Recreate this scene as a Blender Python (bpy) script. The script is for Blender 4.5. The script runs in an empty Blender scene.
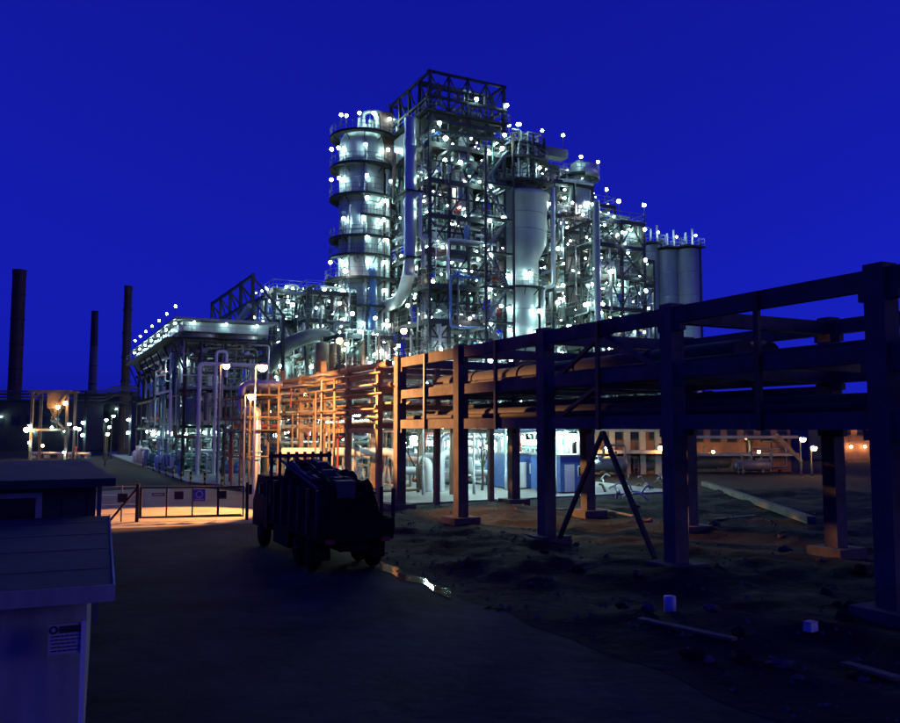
import bpy, math, random
from mathutils import Vector, Matrix

# ------------------------------------------------------------------ camera
scene = bpy.context.scene
CAM_H = 5.0
FPX, CX, CY, HORIZON = 820.0, 450.0, 361.5, 427.0
PITCH = math.atan((HORIZON - CY) / FPX)
cam_data = bpy.data.cameras.new('camera')
cam_data.sensor_fit = 'HORIZONTAL'
cam_data.sensor_width = 36.0
cam_data.lens = FPX / 900.0 * 36.0
cam_data.clip_start, cam_data.clip_end = 0.1, 6000.0
cam = bpy.data.objects.new('camera', cam_data)
scene.collection.objects.link(cam)
cam.location = (0, 0, CAM_H)
cam.rotation_euler = (math.pi / 2 + PITCH, 0, 0)
scene.camera = cam

# ------------------------------------------------------------------ sky
world = bpy.data.worlds.new('World')
scene.world = world
world.use_nodes = True
wn, wl = world.node_tree.nodes, world.node_tree.links
bg = wn['Background']
sky = wn.new('ShaderNodeTexSky')
sky.sky_type = 'NISHITA'
sky.sun_disc = False
SUN_EL = 0.6
sky.sun_elevation = math.radians(SUN_EL)
SUN_AZ = 92.0                               # last glow, behind and to the right of the camera
sky.sun_rotation = math.radians(SUN_AZ)
sky.ozone_density = 6.0
sky.air_density = 1.0
sky.dust_density = 0.3
tint = wn.new('ShaderNodeMix')
tint.data_type = 'RGBA'
tint.blend_type = 'MULTIPLY'
tint.inputs[0].default_value = 1.0
SKY_TINT = (0.125, 0.21, 7.6, 1)              # deep blue film response to the late dusk sky
tint.inputs[7].default_value = SKY_TINT
lum = wn.new('ShaderNodeRGBToBW')
gam = wn.new('ShaderNodeGamma')
gam.inputs[1].default_value = 0.55
wl.new(sky.outputs[0], lum.inputs[0])
wl.new(lum.outputs[0], gam.inputs[0])
wl.new(gam.outputs[0], tint.inputs[6])
wl.new(tint.outputs[2], bg.inputs[0])
SKY_STRENGTH = 0.15
bg.inputs[1].default_value = SKY_STRENGTH

sun_data = bpy.data.lights.new('sun', 'SUN')
sun_data.energy = 0.18
sun_data.angle = math.radians(25.0)
sun_data.color = (1.0, 0.84, 0.74)
sun = bpy.data.objects.new('sun', sun_data)
scene.collection.objects.link(sun)
sun.location = (40, -40, 30)
sun.rotation_euler = (math.radians(90 - 7), 0, math.radians(180 - SUN_AZ))

scene.view_settings.view_transform = 'Standard'
scene.view_settings.look = 'None'
scene.view_settings.gamma = 1.0
scene.view_settings.exposure = 0.0
scene.cycles.use_denoising = True
scene.cycles.max_bounces = 5
scene.cycles.diffuse_bounces = 2
scene.cycles.glossy_bounces = 2
scene.cycles.sample_clamp_indirect = 3.0

# ------------------------------------------------------------------ helpers
R = random.Random(7)
col = scene.collection
A_ROT = math.atan2(0.4515, 0.892)          # plant grid: local x = V, local y = U
UD = Vector((-0.4515, 0.892, 0)).normalized()
VD = Vector((0.892, 0.4515, 0)).normalized()
ORG = Vector((-3.43, 49.4, 0))


def ray(px, py):
    f = Vector((0, math.cos(PITCH), math.sin(PITCH)))
    u = Vector((0, -math.sin(PITCH), math.cos(PITCH)))
    return f * FPX + Vector((1, 0, 0)) * (px - CX) + u * (CY - py)


def at(px, py, D):
    d = ray(px, py)
    return Vector((0, 0, CAM_H)) + d * (D / d.y)


def gnd(px, py, z=0.0):
    d = ray(px, py)
    return Vector((0, 0, CAM_H)) + d * ((z - CAM_H) / d.z)


def W(U, V, z=0.0):
    return ORG + UD * U + VD * V + Vector((0, 0, z))


def UVof(p):
    d = p - ORG
    return d.dot(UD), d.dot(VD)


def zpx(py, D):
    return at(450, py, D).z


class MB:
    def __init__(s):
        s.v, s.f, s.m, s.sm = [], [], [], []

    def add(s, vs, fs, mi=0, smooth=False):
        b = len(s.v)
        s.v += [tuple(p) for p in vs]
        for f in fs:
            s.f.append(tuple(i + b for i in f))
            s.m.append(mi)
            s.sm.append(smooth)

    def box(s, c, d, mi=0, rz=0.0, taper=1.0):
        cx, cy, cz = c
        hx, hy, hz = d[0] / 2, d[1] / 2, d[2] / 2
        ca, sa = math.cos(rz), math.sin(rz)
        vs = []
        for z, t in ((-hz, 1.0), (hz, taper)):
            for x, y in ((-hx, -hy), (hx, -hy), (hx, hy), (-hx, hy)):
                x *= t
                y *= t
                vs.append((cx + x * ca - y * sa, cy + x * sa + y * ca, cz + z))
        s.add(vs, [(3, 2, 1, 0), (4, 5, 6, 7), (0, 1, 5, 4), (1, 2, 6, 5), (2, 3, 7, 6), (3, 0, 4, 7)], mi)
        return s

    def bar(s, p, q, w, h=None, mi=0):
        p, q = Vector(p), Vector(q)
        h = h or w
        d = (q - p)
        if d.length < 1e-6:
            return s
        d.normalize()
        up = Vector((0, 0, 1)) if abs(d.z) < 0.95 else Vector((0, 1, 0))
        r = d.cross(up).normalized()
        u = r.cross(d).normalized()
        vs = []
        for o in (p, q):
            for a, b in ((-1, -1), (1, -1), (1, 1), (-1, 1)):
                vs.append(o + r * (a * w / 2) + u * (b * h / 2))
        s.add(vs, [(0, 1, 2, 3), (7, 6, 5, 4), (1, 0, 4, 5), (2, 1, 5, 6), (3, 2, 6, 7), (0, 3, 7, 4)], mi)
        return s

    def tube(s, pts, r, n=8, mi=0, bend=None, cap=True):
        pts = [Vector(p) for p in pts]
        if bend:
            out = [pts[0]]
            for i in range(1, len(pts) - 1):
                a, b, c = pts[i - 1], pts[i], pts[i + 1]
                k = min(bend, (b - a).length * 0.45, (c - b).length * 0.45)
                p0 = b + (a - b).normalized() * k
                p1 = b + (c - b).normalized() * k
                for t in (0, 0.33, 0.67, 1):
                    out.append(p0 * (1 - t) ** 2 + b * (2 * t * (1 - t)) + p1 * t * t)
            out.append(pts[-1])
            pts = out
        vs, fs = [], []
        up = None
        for i, p in enumerate(pts):
            d = (pts[min(i + 1, len(pts) - 1)] - pts[max(i - 1, 0)])
            if d.length < 1e-9:
                d = Vector((0, 0, 1))
            d.normalize()
            if up is None:
                up = Vector((0, 0, 1)) if abs(d.z) < 0.9 else Vector((1, 0, 0))
            x = d.cross(up)
            if x.length < 1e-3:
                up = Vector((1, 0, 0)) if abs(d.x) < 0.9 else Vector((0, 1, 0))
                x = d.cross(up)
            x.normalize()
            up = x.cross(d).normalized()
            rr = r[min(i, len(r) - 1)] if isinstance(r, (list, tuple)) else r
            for k in range(n):
                a = 2 * math.pi * k / n
                vs.append(p + x * (rr * math.cos(a)) + up * (rr * math.sin(a)))
        for i in range(len(pts) - 1):
            for k in range(n):
                k2 = (k + 1) % n
                fs.append((i * n + k, i * n + k2, (i + 1) * n + k2, (i + 1) * n + k))
        s.add(vs, fs, mi, True)
        if cap:
            s.add(vs[:n], [tuple(range(n))], mi)
            s.add(vs[-n:], [tuple(reversed(range(n)))], mi)
        return s

    def lathe(s, prof, n=24, mi=0, c=(0, 0), axis='z', a0=0.0, a1=None, smooth=True):
        full = a1 is None
        a1 = a0 + 2 * math.pi if full else a1
        m = n if full else n + 1
        vs, fs = [], []
        for r, z in prof:
            for k in range(m):
                a = a0 + (a1 - a0) * k / n
                if axis == 'z':
                    vs.append((c[0] + r * math.cos(a), c[1] + r * math.sin(a), z))
                elif axis == 'x':
                    vs.append((z, c[0] + r * math.cos(a), c[1] + r * math.sin(a)))
                else:
                    vs.append((c[0] + r * math.sin(a), z, c[1] + r * math.cos(a)))
        for i in range(len(prof) - 1):
            for k in range(n):
                k2 = (k + 1) % m if full else k + 1
                fs.append((i * m + k, i * m + k2, (i + 1) * m + k2, (i + 1) * m + k))
        s.add(vs, fs, mi, smooth)
        return s

    def mesh(s, name, mats):
        me = bpy.data.meshes.new(name)
        me.from_pydata(s.v, [], s.f)
        for m in (mats if isinstance(mats, (list, tuple)) else [mats]):
            me.materials.append(M[m])
        me.polygons.foreach_set('material_index', s.m)
        me.polygons.foreach_set('use_smooth', s.sm)
        me.update()
        return me

    def build(s, name, mats, parent=None, loc=None):
        return link(name, s.mesh(name, mats), parent, loc)


def link(name, me, parent=None, loc=None, rz=None, sc=None):
    o = bpy.data.objects.new(name, me)
    col.objects.link(o)
    if parent:
        o.parent = parent
    if loc is not None:
        o.location = loc
    if rz is not None:
        o.rotation_euler = (0, 0, rz)
    if sc is not None:
        o.scale = (sc, sc, sc)
    return o


def tag(o, label, cat, group=None):
    o['label'] = label
    o['category'] = cat
    if group:
        o['group'] = group
    return o


def structure(o, kind='structure'):
    o['kind'] = kind
    return o


def thing(name, label, cat, loc=(0, 0, 0), rz=0.0, group=None):
    o = bpy.data.objects.new(name, None)
    o.empty_display_size = 0.3
    col.objects.link(o)
    o.location = loc
    o.rotation_euler = (0, 0, rz)
    return tag(o, label, cat, group)


def plant(name, label, cat, U, V, group=None, z=0.0):
    return thing(name, label, cat, W(U, V, z), A_ROT, group)


# ------------------------------------------------------------------ materials
M = {}


def mat(name, base, rough=0.7, metal=0.0, var=0.25, scale=3.0, bump=0.0, streak=False, dark=None, spec=0.4):
    m = bpy.data.materials.new(name)
    m.use_nodes = True
    n, l = m.node_tree.nodes, m.node_tree.links
    b = n['Principled BSDF']
    tc = n.new('ShaderNodeTexCoord')
    mp = n.new('ShaderNodeMapping')
    l.new(tc.outputs['Object'], mp.inputs[0])
    mp.inputs['Scale'].default_value = (scale, scale, scale * (0.12 if streak else 1))
    no = n.new('ShaderNodeTexNoise')
    no.inputs['Scale'].default_value = 1.0
    no.inputs['Detail'].default_value = 6
    no.inputs['Roughness'].default_value = 0.65
    l.new(mp.outputs[0], no.inputs[0])
    cr = n.new('ShaderNodeValToRGB')
    d = dark or tuple(c * (1 - var) for c in base)
    cr.color_ramp.elements[0].position = 0.32
    cr.color_ramp.elements[0].color = (*d, 1)
    cr.color_ramp.elements[1].position = 0.62
    cr.color_ramp.elements[1].color = (*base, 1)
    l.new(no.outputs[0], cr.inputs[0])
    l.new(cr.outputs[0], b.inputs['Base Color'])
    b.inputs['Roughness'].default_value = rough
    b.inputs['Metallic'].default_value = metal
    b.inputs['Specular IOR Level'].default_value = spec
    if bump:
        bp = n.new('ShaderNodeBump')
        bp.inputs['Strength'].default_value = bump
        bp.inputs['Distance'].default_value = 0.05
        no2 = n.new('ShaderNodeTexNoise')
        no2.inputs['Scale'].default_value = scale * 6
        no2.inputs['Detail'].default_value = 5
        l.new(tc.outputs['Object'], no2.inputs[0])
        l.new(no2.outputs[0], bp.inputs['Height'])
        l.new(bp.outputs[0], b.inputs['Normal'])
    M[name] = m
    return m


def emit(name, c, s):
    m = bpy.data.materials.new(name)
    m.use_nodes = True
    n, l = m.node_tree.nodes, m.node_tree.links
    n.remove(n['Principled BSDF'])
    e = n.new('ShaderNodeEmission')
    e.inputs[0].default_value = (*c, 1)
    e.inputs[1].default_value = s
    l.new(e.outputs[0], n['Material Output'].inputs[0])
    M[name] = m


mat('steel', (0.035, 0.038, 0.042), 0.6, 0.1, 0.4, 1.5)
mat('steel_grey', (0.20, 0.21, 0.21), 0.5, 0.2, 0.35, 1.5)
mat('rust', (0.27, 0.19, 0.13), 0.8, 0.0, 0.45, 1.2)
mat('grating', (0.04, 0.042, 0.045), 0.7, 0.1, 0.3, 4)
mat('clad', (0.58, 0.60, 0.61), 0.38, 0.55, 0.28, 0.8, 0.0, True)
mat('clad_dull', (0.34, 0.37, 0.38), 0.5, 0.3, 0.35, 0.8, 0.0, True)
mat('vessel', (0.46, 0.49, 0.50), 0.45, 0.25, 0.35, 0.35, 0.0, True)
mat('vessel_white', (0.66, 0.68, 0.68), 0.5, 0.0, 0.25, 0.4, 0.0, True)
mat('pipe_green', (0.14, 0.24, 0.21), 0.5, 0.0, 0.3)
mat('pipe_blue', (0.08, 0.16, 0.42), 0.45, 0.0, 0.3)
mat('pipe_red', (0.42, 0.06, 0.04), 0.5, 0.0, 0.3)
mat('pipe_dark', (0.12, 0.12, 0.13), 0.5, 0.2, 0.3)
mat('rack_pipe', (0.05, 0.05, 0.055), 0.75, 0.0, 0.35, 1.0, spec=.2)
mat('yellow', (0.55, 0.38, 0.04), 0.5, 0.0, 0.25)
mat('black', (0.02, 0.02, 0.02), 0.5, 0.0, 0.2)
mat('concrete', (0.33, 0.31, 0.28), 0.85, 0.0, 0.35, 0.9, 0.25)
mat('concrete_old', (0.135, 0.12, 0.108), 0.9, 0.0, 0.5, 0.9, 0.3, spec=.2)
mat('pad', (0.30, 0.30, 0.285), 0.75, 0.0, 0.45, 0.25, 0.2)
mat('asphalt', (0.046, 0.041, 0.048), 0.9, 0.0, 0.6, 0.35, 0.6, dark=(0.014, 0.012, 0.015), spec=.10)
mat('apron', (0.20, 0.165, 0.135), 0.8, 0.0, 0.35, 0.5, 0.3)
mat('earth', (0.04, 0.034, 0.03), 0.95, 0.0, 0.4, 0.02, spec=.1)
mat('mud', (0.022, 0.019, 0.024), 0.95, 0.0, 0.6, 0.5, 1.0, spec=.1)
mat('wet_mud', (0.033, 0.028, 0.032), 0.95, 0.0, 0.6, 1.5, 0.3, spec=.03)
mat('brick', (0.26, 0.14, 0.10), 0.85, 0.0, 0.3, 1.2)
mat('stack_brick', (0.10, 0.05, 0.045), 0.9, 0.0, 0.35, 0.4)
mat('stack_pale', (0.20, 0.19, 0.18), 0.9, 0.0, 0.3, 0.4)
mat('white_paint', (0.72, 0.72, 0.72), 0.5, 0.0, 0.15, 1.2)
mat('hut_paint', (0.42, 0.39, 0.33), 0.65, 0.0, 0.45, 1.4, 0.15, True)
mat('hut_dark', (0.06, 0.055, 0.052), 0.75, 0.0, 0.3, 0.8)
mat('felt', (0.06, 0.057, 0.055), 0.9, 0.0, 0.35, 0.6, 0.4)
mat('wood', (0.20, 0.15, 0.10), 0.8, 0.0, 0.4, 1.5)
mat('bark', (0.07, 0.055, 0.045), 0.9, 0.0, 0.4, 2)
mat('rubber', (0.012, 0.012, 0.012), 0.9, 0.0, 0.2, spec=.1)
mat('truck', (0.012, 0.011, 0.011), 0.7, 0.0, 0.3, 1.5, spec=.15)
mat('tarp', (0.012, 0.012, 0.012), 0.9, 0.0, 0.4, 1.0, 0.4, spec=.1)
mat('sign_white', (0.45, 0.44, 0.42), 0.5, 0.0, 0.1)
mat('sign_blue', (0.03, 0.07, 0.45), 0.5, 0.0, 0.1)
mat('sign_dark', (0.03, 0.025, 0.03), 0.5, 0.0, 0.1)
mat('galv', (0.40, 0.41, 0.42), 0.5, 0.4, 0.25)
m = mat('water', (0.01, 0.01, 0.012), 0.05, 0.0, 0.0, 1, 0.0, spec=0.6)
nt = m.node_tree
b_ = nt.nodes['Principled BSDF']
b_.inputs['IOR'].default_value = 1.33
wv = nt.nodes.new('ShaderNodeTexNoise')
wv.inputs['Scale'].default_value = 5.0
wv.inputs['Detail'].default_value = 3
bp_ = nt.nodes.new('ShaderNodeBump')
bp_.inputs['Strength'].default_value = 0.12
bp_.inputs['Distance'].default_value = 0.05
tc_ = nt.nodes.new('ShaderNodeTexCoord')
nt.links.new(tc_.outputs['Object'], wv.inputs[0])
nt.links.new(wv.outputs[0], bp_.inputs['Height'])
nt.links.new(bp_.outputs[0], b_.inputs['Normal'])
mat('glass', (0.02, 0.025, 0.03), 0.06, 0.0, 0.0, spec=0.6)
emit('mercury', (0.60, 1.0, 0.93), 120.0)
emit('yard_fill', (0.66, 1.0, 0.94), 420.0)  # emission of the added yard fill lamps
emit('mercury_warm', (1.0, 0.95, 0.82), 95.0)
emit('sodium', (1.0, 0.52, 0.19), 110.0)

# ------------------------------------------------------------------ shared lamp meshes


def globe(mb, c, r, mi, n=10, k=6):
    prof = []
    for i in range(k + 1):
        a = -math.pi / 2 + math.pi * i / k
        prof.append((max(r * math.cos(a), 0.001), c[2] + r * math.sin(a)))
    mb.lathe(prof, n, mi, (c[0], c[1]))


LAMPS = {}
for kind in ('mercury', 'mercury_warm', 'sodium'):
    a = MB()                                    # post-top lamp on a handrail
    a.tube([(0, 0, 0), (0, 0, 2.0)], 0.045, 6)
    a.lathe([(0.02, 2.30), (0.20, 2.26), (0.24, 2.18), (0.02, 2.17)], 8)
    globe(a, (0, 0, 2.02), 0.20, 1)
    LAMPS[kind, 'post'] = a.mesh('lamp', ['steel', kind])
    a = MB()                                    # swan-neck bracket lamp
    a.tube([(0, 0, 0), (0, 0, 0.55), (0.0, -0.5, 0.62), (0, -0.62, 0.45)], 0.045, 6, 0, 0.2)
    a.lathe([(0.03, 0.52), (0.16, 0.46), (0.22, 0.36), (0.03, 0.34)], 8, 0, (0, -0.62))
    globe(a, (0, -0.62, 0.18), 0.20, 1)
    LAMPS[kind, 'bracket'] = a.mesh('lamp', ['steel', kind])
    a = MB()                                    # pendant well-glass lamp
    a.tube([(0, 0, 0), (0, 0, -0.35)], 0.04, 6)
    a.lathe([(0.03, -0.30), (0.14, -0.34), (0.19, -0.44), (0.03, -0.46)], 8)
    globe(a, (0, 0, -0.60), 0.20, 1)
    LAMPS[kind, 'pendant'] = a.mesh('lamp', ['steel', kind])


def lamp(parent, p, style='post', kind='mercury', rz=0.0, sc=1.0):
    return link('lamp', LAMPS[kind, style], parent, p, rz, sc)


# ------------------------------------------------------------------ generic plant builders


def railing(parent, loop, z, h=1.1, closed=True, m='steel_grey', step=2.0):
    mb = MB()
    pts = [Vector((x, y, z)) for x, y in loop]
    n = len(pts)
    for i in range(n if closed else n - 1):
        a, b = pts[i], pts[(i + 1) % n]
        L = (b - a).length
        if L < 0.05:
            continue
        for hh in (h, h * 0.5):
            mb.bar(a + Vector((0, 0, hh)), b + Vector((0, 0, hh)), 0.05)
        k = max(1, int(L / step))
        for j in range(k):
            p = a + (b - a) * (j / k)
            mb.bar(p, p + Vector((0, 0, h)), 0.05)
    return mb.build('railing', m, parent)


def ladder(parent, x, y, z0, z1, dx=1.0, dy=0.0):
    mb = MB()
    px, py = -dy, dx
    for s in (-0.25, 0.25):
        mb.bar((x + px * s, y + py * s, z0), (x + px * s, y + py * s, z1), 0.06)
    z = z0 + 0.3
    while z < z1:
        mb.bar((x - px * .25, y - py * .25, z), (x + px * .25, y + py * .25, z), 0.035)
        z += 0.4
    z = z0 + 2.2
    while z < z1:                                 # cage hoops
        pts = []
        for k in range(7):
            a = -math.pi / 2 + math.pi * k / 6
            pts.append((x - dx * 0.7 * math.cos(a) + px * .38 * math.sin(a),
                        y - dy * 0.7 * math.cos(a) + py * .38 * math.sin(a), z))
        mb.tube(pts, 0.03, 4)
        z += 1.2
    return mb.build('ladder', 'steel_grey', parent)


def stair(parent, x0, y0, z0, x1, y1, z1, w=0.8):
    mb = MB()
    a, b = Vector((x0, y0, z0)), Vector((x1, y1, z1))
    d = (b - a)
    s = Vector((-d.y, d.x, 0)).normalized() * (w / 2)
    for q in (-1, 1):
        mb.bar(a + s * q, b + s * q, 0.06, 0.25)
        mb.bar(a + s * q + Vector((0, 0, 1)), b + s * q + Vector((0, 0, 1)), 0.05)
    n = max(4, int((z1 - z0) / 0.25))
    for k in range(n):
        p = a + d * ((k + .5) / n)
        mb.bar(p - s, p + s, 0.25, 0.04)
    return mb.build('stair', 'steel_grey', parent)


PIPE_MATS = ['clad', 'clad', 'clad_dull', 'vessel_white', 'pipe_green', 'pipe_dark', 'clad_dull', 'steel_grey', 'rust']


def pipe(parent, pts, r, m=None, n=8, rnd=R, flanges=True):
    mb = MB()
    mb.tube(pts, r, n, 0, bend=max(r * 2.2, 0.2))
    if flanges and r > 0.1:
        P = [Vector(p) for p in pts]
        for a, b in zip(P, P[1:]):
            if (b - a).length > 3.0:
                d = (b - a).normalized()
                c = a + (b - a) * rnd.uniform(.3, .7)
                mb.tube([c - d * 0.06, c + d * 0.06], r * 1.45, n)
    return mb.build('pipe', m or rnd.choice(PIPE_MATS), parent)


def rand_pipes(parent, bx, n, rnd, r=(0.07, 0.28), segs=(2, 5), mats=None, zbias=None):
    x0, x1, y0, y1, z0, z1 = bx
    for _ in range(n):
        p = Vector((rnd.uniform(x0, x1), rnd.uniform(y0, y1), rnd.uniform(z0, z1)))
        pts = [p.copy()]
        last = None
        for k in range(rnd.randint(*segs)):
            ax = rnd.choice([0, 1, 2, 2] if last != 2 else [0, 1])
            if ax == last:
                continue
            lo, hi = ((x0, x1), (y0, y1), (z0, z1))[ax]
            t = rnd.uniform(lo, hi)
            if ax == 2:
                t = max(lo, min(hi, p[2] + rnd.choice((-1, 1)) * rnd.uniform(1.5, 7)))
            if abs(t - p[ax]) < 0.8:
                continue
            p = p.copy()
            p[ax] = t
            pts.append(p)
            last = ax
        if len(pts) > 1:
            rr = r[0] + (r[1] - r[0]) * rnd.random() ** 2
            pipe(parent, pts, rr, rnd.choice(mats or PIPE_MATS), 8 if rr > .12 else 6, rnd)


def drum_profile(r, z0, z1, head=0.5):
    h = r * head
    return ([(0.01, z0), (r * .5, z0 + h * .13), (r * .85, z0 + h * .5), (r, z0 + h)] +
            [(r, z1 - h), (r * .85, z1 - h * .5), (r * .5, z1 - h * .13), (0.01, z1)])


def drum(parent, c, r, L, axis='z', m='vessel', name='drum', n=16):
    """closed pressure vessel, domed ends, saddles or legs"""
    mb = MB()
    x, y, z = c
    if axis == 'z':
        mb.lathe(drum_profile(r, z, z + L), n, 0, (x, y))
        for k in (.25, .5, .75):
            mb.lathe([(r, z + L * k - .05), (r * 1.03, z + L * k - .05), (r * 1.03, z + L * k + .05), (r, z + L * k + .05)], n, 0, (x, y))
        mb.tube([(x, y, z + L - .05), (x, y, z + L + .6)], r * .16, 8)
    elif axis == 'x':
        mb.lathe(drum_profile(r, x, x + L), n, 0, (y, z), 'x')
        for k in (.25, .75):
            mb.box((x + L * k, y, z - r * .8), (0.3, r * 1.4, r * 0.9))
            mb.tube([(x + L * k, y, z + r * .9), (x + L * k, y, z + r + .5)], r * .18, 8)
    else:
        mb.lathe(drum_profile(r, y, y + L), n, 0, (x, z), 'y')
        for k in (.25, .75):
            mb.box((x, y + L * k, z - r * .8), (r * 1.4, 0.3, r * 0.9))
            mb.tube([(x, y + L * k, z + r * .9), (x, y + L * k, z + r + .5)], r * .18, 8)
    return mb.build(name, m, parent)


def steel_frame(root, xs, ys, zs, rnd, cw=0.35, bw=0.3, m='steel', plates=0.75, braces=0.5, rails=True, back=0.55):
    """columns, beams, gratings (> railing) and bracing of an open process structure"""
    top = zs[-1]
    for x in xs:
        for y in ys:
            MB().box((x, y, top / 2), (cw, cw, top)).build('column', m, root)
    for z in zs:
        for y in ys:
            MB().box(((xs[0] + xs[-1]) / 2, y, z - bw / 2), (xs[-1] - xs[0] + cw - .012, bw * .6, bw)).build('beam', m, root)
        for x in xs:
            MB().box((x, (ys[0] + ys[-1]) / 2, z - bw / 2 - .01), (bw * .6, ys[-1] - ys[0] + cw - .018, bw * .98)).build('beam', m, root)
        mb = MB()
        any_ = False
        for i in range(len(xs) - 1):
            for j in range(len(ys) - 1):
                if rnd.random() < plates:
                    mb.box(((xs[i] + xs[i + 1]) / 2, (ys[j] + ys[j + 1]) / 2, z + .04), (xs[i + 1] - xs[i] + .3, ys[j + 1] - ys[j] + .3, 0.07))
                    any_ = True
        if any_:
            pl = mb.build('platform', 'grating', root)
            if rails:
                railing(pl, [(xs[0] - .2, ys[0] - .2), (xs[-1] + .2, ys[0] - .2), (xs[-1] + .2, ys[-1] + .2), (xs[0] - .2, ys[-1] + .2)], z + .08)
    for k in range(len(zs) - 1):                  # added dark backing on the far faces, blocks the sky and darkens the inside
        for i in range(len(xs) - 1):
            if rnd.random() < back:
                MB().box(((xs[i] + xs[i + 1]) / 2, ys[-1] + .05, (zs[k] + zs[k + 1]) / 2), (xs[i + 1] - xs[i] - .1, .06, zs[k + 1] - zs[k] - .5)).build('dark_backing', 'pipe_dark', root)
        for j in range(len(ys) - 1):
            if rnd.random() < back:
                MB().box((xs[-1] + .05, (ys[j] + ys[j + 1]) / 2, (zs[k] + zs[k + 1]) / 2), (.06, ys[j + 1] - ys[j] - .1, zs[k + 1] - zs[k] - .5)).build('dark_backing', 'pipe_dark', root)
    zz = [0] + list(zs)
    for k in range(len(zz) - 1):
        a, b = zz[k], zz[k + 1] - bw
        if b - a < 1.5:
            continue
        for i in range(len(xs) - 1):
            if rnd.random() < braces:
                x0, x1 = xs[i], xs[i + 1]
                xm = (x0 + x1) / 2
                t = rnd.random()
                if t < .4:
                    segs = [((x0, a), (x1, b))]
                elif t < .75:
                    segs = [((x0, a), (xm, b)), ((x1, a), (xm, b))]
                else:
                    segs = [((x0, a), (x1, b)), ((x1, a), (x0, b))]
                mb = MB()
                for (p, q), (r_, s_) in segs:
                    mb.bar((p, ys[0], q), (r_, ys[0], s_), 0.16)
                mb.build('brace', m, root)
        for j in range(len(ys) - 1):
            if rnd.random() < braces:
                y0, y1 = ys[j], ys[j + 1]
                mb = MB()
                if rnd.random() < .5:
                    mb.bar((xs[0], y0, a), (xs[0], y1, b), 0.16)
                else:
                    mb.bar((xs[0], y0, a), (xs[0], (y0 + y1) / 2, b), 0.16)
                    mb.bar((xs[0], y1, a), (xs[0], (y0 + y1) / 2, b), 0.16)
                mb.build('brace', m, root)


def equip(root, xs, ys, zs, n, rnd, mats=('vessel', 'vessel_white', 'clad', 'clad_dull', 'pipe_green')):
    """drums and exchangers standing on the decks of a structure"""
    zz = [0] + list(zs)
    for _ in range(n):
        k = rnd.randrange(len(zz) - 1)
        z, h = zz[k], zz[k + 1] - zz[k]
        x = rnd.uniform(xs[0] + .8, xs[-1] - .8)
        y = rnd.uniform(ys[0] + .7, (ys[0] + ys[-1]) / 2)
        t = rnd.random()
        mm = rnd.choice(mats)
        if t < .4:
            r = rnd.uniform(.4, .9)
            drum(root, (x, y, z + .3), r, min(h * .8, rnd.uniform(2, 4)), 'z', mm)
        elif t < .75:
            r = rnd.uniform(.35, .7)
            L = min(xs[-1] - x, rnd.uniform(2, 5))
            drum(root, (x, y, z + r + .6), r, max(L, 1.5), 'x', mm, 'heat_exchanger')
        else:
            r = rnd.uniform(.35, .7)
            L = min(ys[-1] - y, rnd.uniform(2, 5))
            drum(root, (x, y, z + r + .6), r, max(L, 1.5), 'y', mm, 'heat_exchanger')


def frame_lamps(root, xs, ys, zs, n, rnd, kind='mercury', warm=0.2, inner=0.45, sc=(0.3, 1.3)):
    """lamps on the handrails and hung below the decks"""
    zz = list(zs)
    for _ in range(int(n * 1.9)):
        z = rnd.choice(zz)
        kd = kind if rnd.random() > warm else 'mercury_warm'
        s = sc[0] + (sc[1] - sc[0]) * rnd.random() ** 1.6
        if rnd.random() < inner:
            lamp(root, (rnd.uniform(xs[0] + .3, xs[-1] - .3), rnd.uniform(ys[0] + .3, ys[0] + (ys[-1] - ys[0]) * .7), z - .3), 'pendant', kd, 0, s)
        elif rnd.random() < .6:
            x = rnd.uniform(xs[0], xs[-1])
            lamp(root, (x, ys[0] - .22, z + .1), rnd.choice(('post', 'bracket')), kd, rnd.choice((0, math.pi)), s)
        else:
            y = rnd.uniform(ys[0], ys[-1])
            lamp(root, (xs[0] - .22, y, z + .1), rnd.choice(('post', 'bracket')), kd, rnd.choice((math.pi / 2, -math.pi / 2)), s)


CL = {}


def clutter_meshes():
    for m in ('clad', 'pipe_green', 'pipe_red', 'vessel_white'):
        a = MB()                                  # gate valve with handwheel
        a.tube([(-.35, 0, 0), (.35, 0, 0)], .16, 8)
        a.tube([(-.2, 0, 0), (.2, 0, 0)], .26, 8)
        a.tube([(0, 0, 0), (0, 0, .6)], .07, 6)
        a.lathe([(.32, .56), (.36, .6), (.32, .64), (.28, .6), (.32, .56)], 10)
        CL['valve', m] = a.mesh('valve', m)
    for m in ('clad_dull', 'white_paint', 'pipe_blue'):
        a = MB()
        a.box((0, 0, 0), (.5, .25, .7))
        a.box((0, -.14, 0), (.42, .04, .6))
        a.tube([(0, 0, -.35), (0, 0, -1.2)], .05, 6)
        CL['junction_box', m] = a.mesh('junction_box', m)
    a = MB()
    for y in (-.25, .25):
        a.bar((-2.2, y, 0), (2.2, y, 0), .05, .14)
    for k in range(11):
        a.bar((-2.0 + k * .4, -.25, 0), (-2.0 + k * .4, .25, 0), .05)
    CL['cable_tray', 'galv'] = a.mesh('cable_tray', 'galv')
    a = MB()
    a.box((0, 0, .1), (1.3, .7, .2))
    a.tube([(-.5, 0, .5), (.1, 0, .5)], .26, 10)
    a.tube([(.15, 0, .5), (.5, 0, .5)], .34, 10)
    a.tube([(.35, 0, .6), (.35, 0, 1.5)], .1, 8)
    CL['pump', 'pipe_green'] = a.mesh('pump', 'pipe_green')


clutter_meshes()


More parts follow.
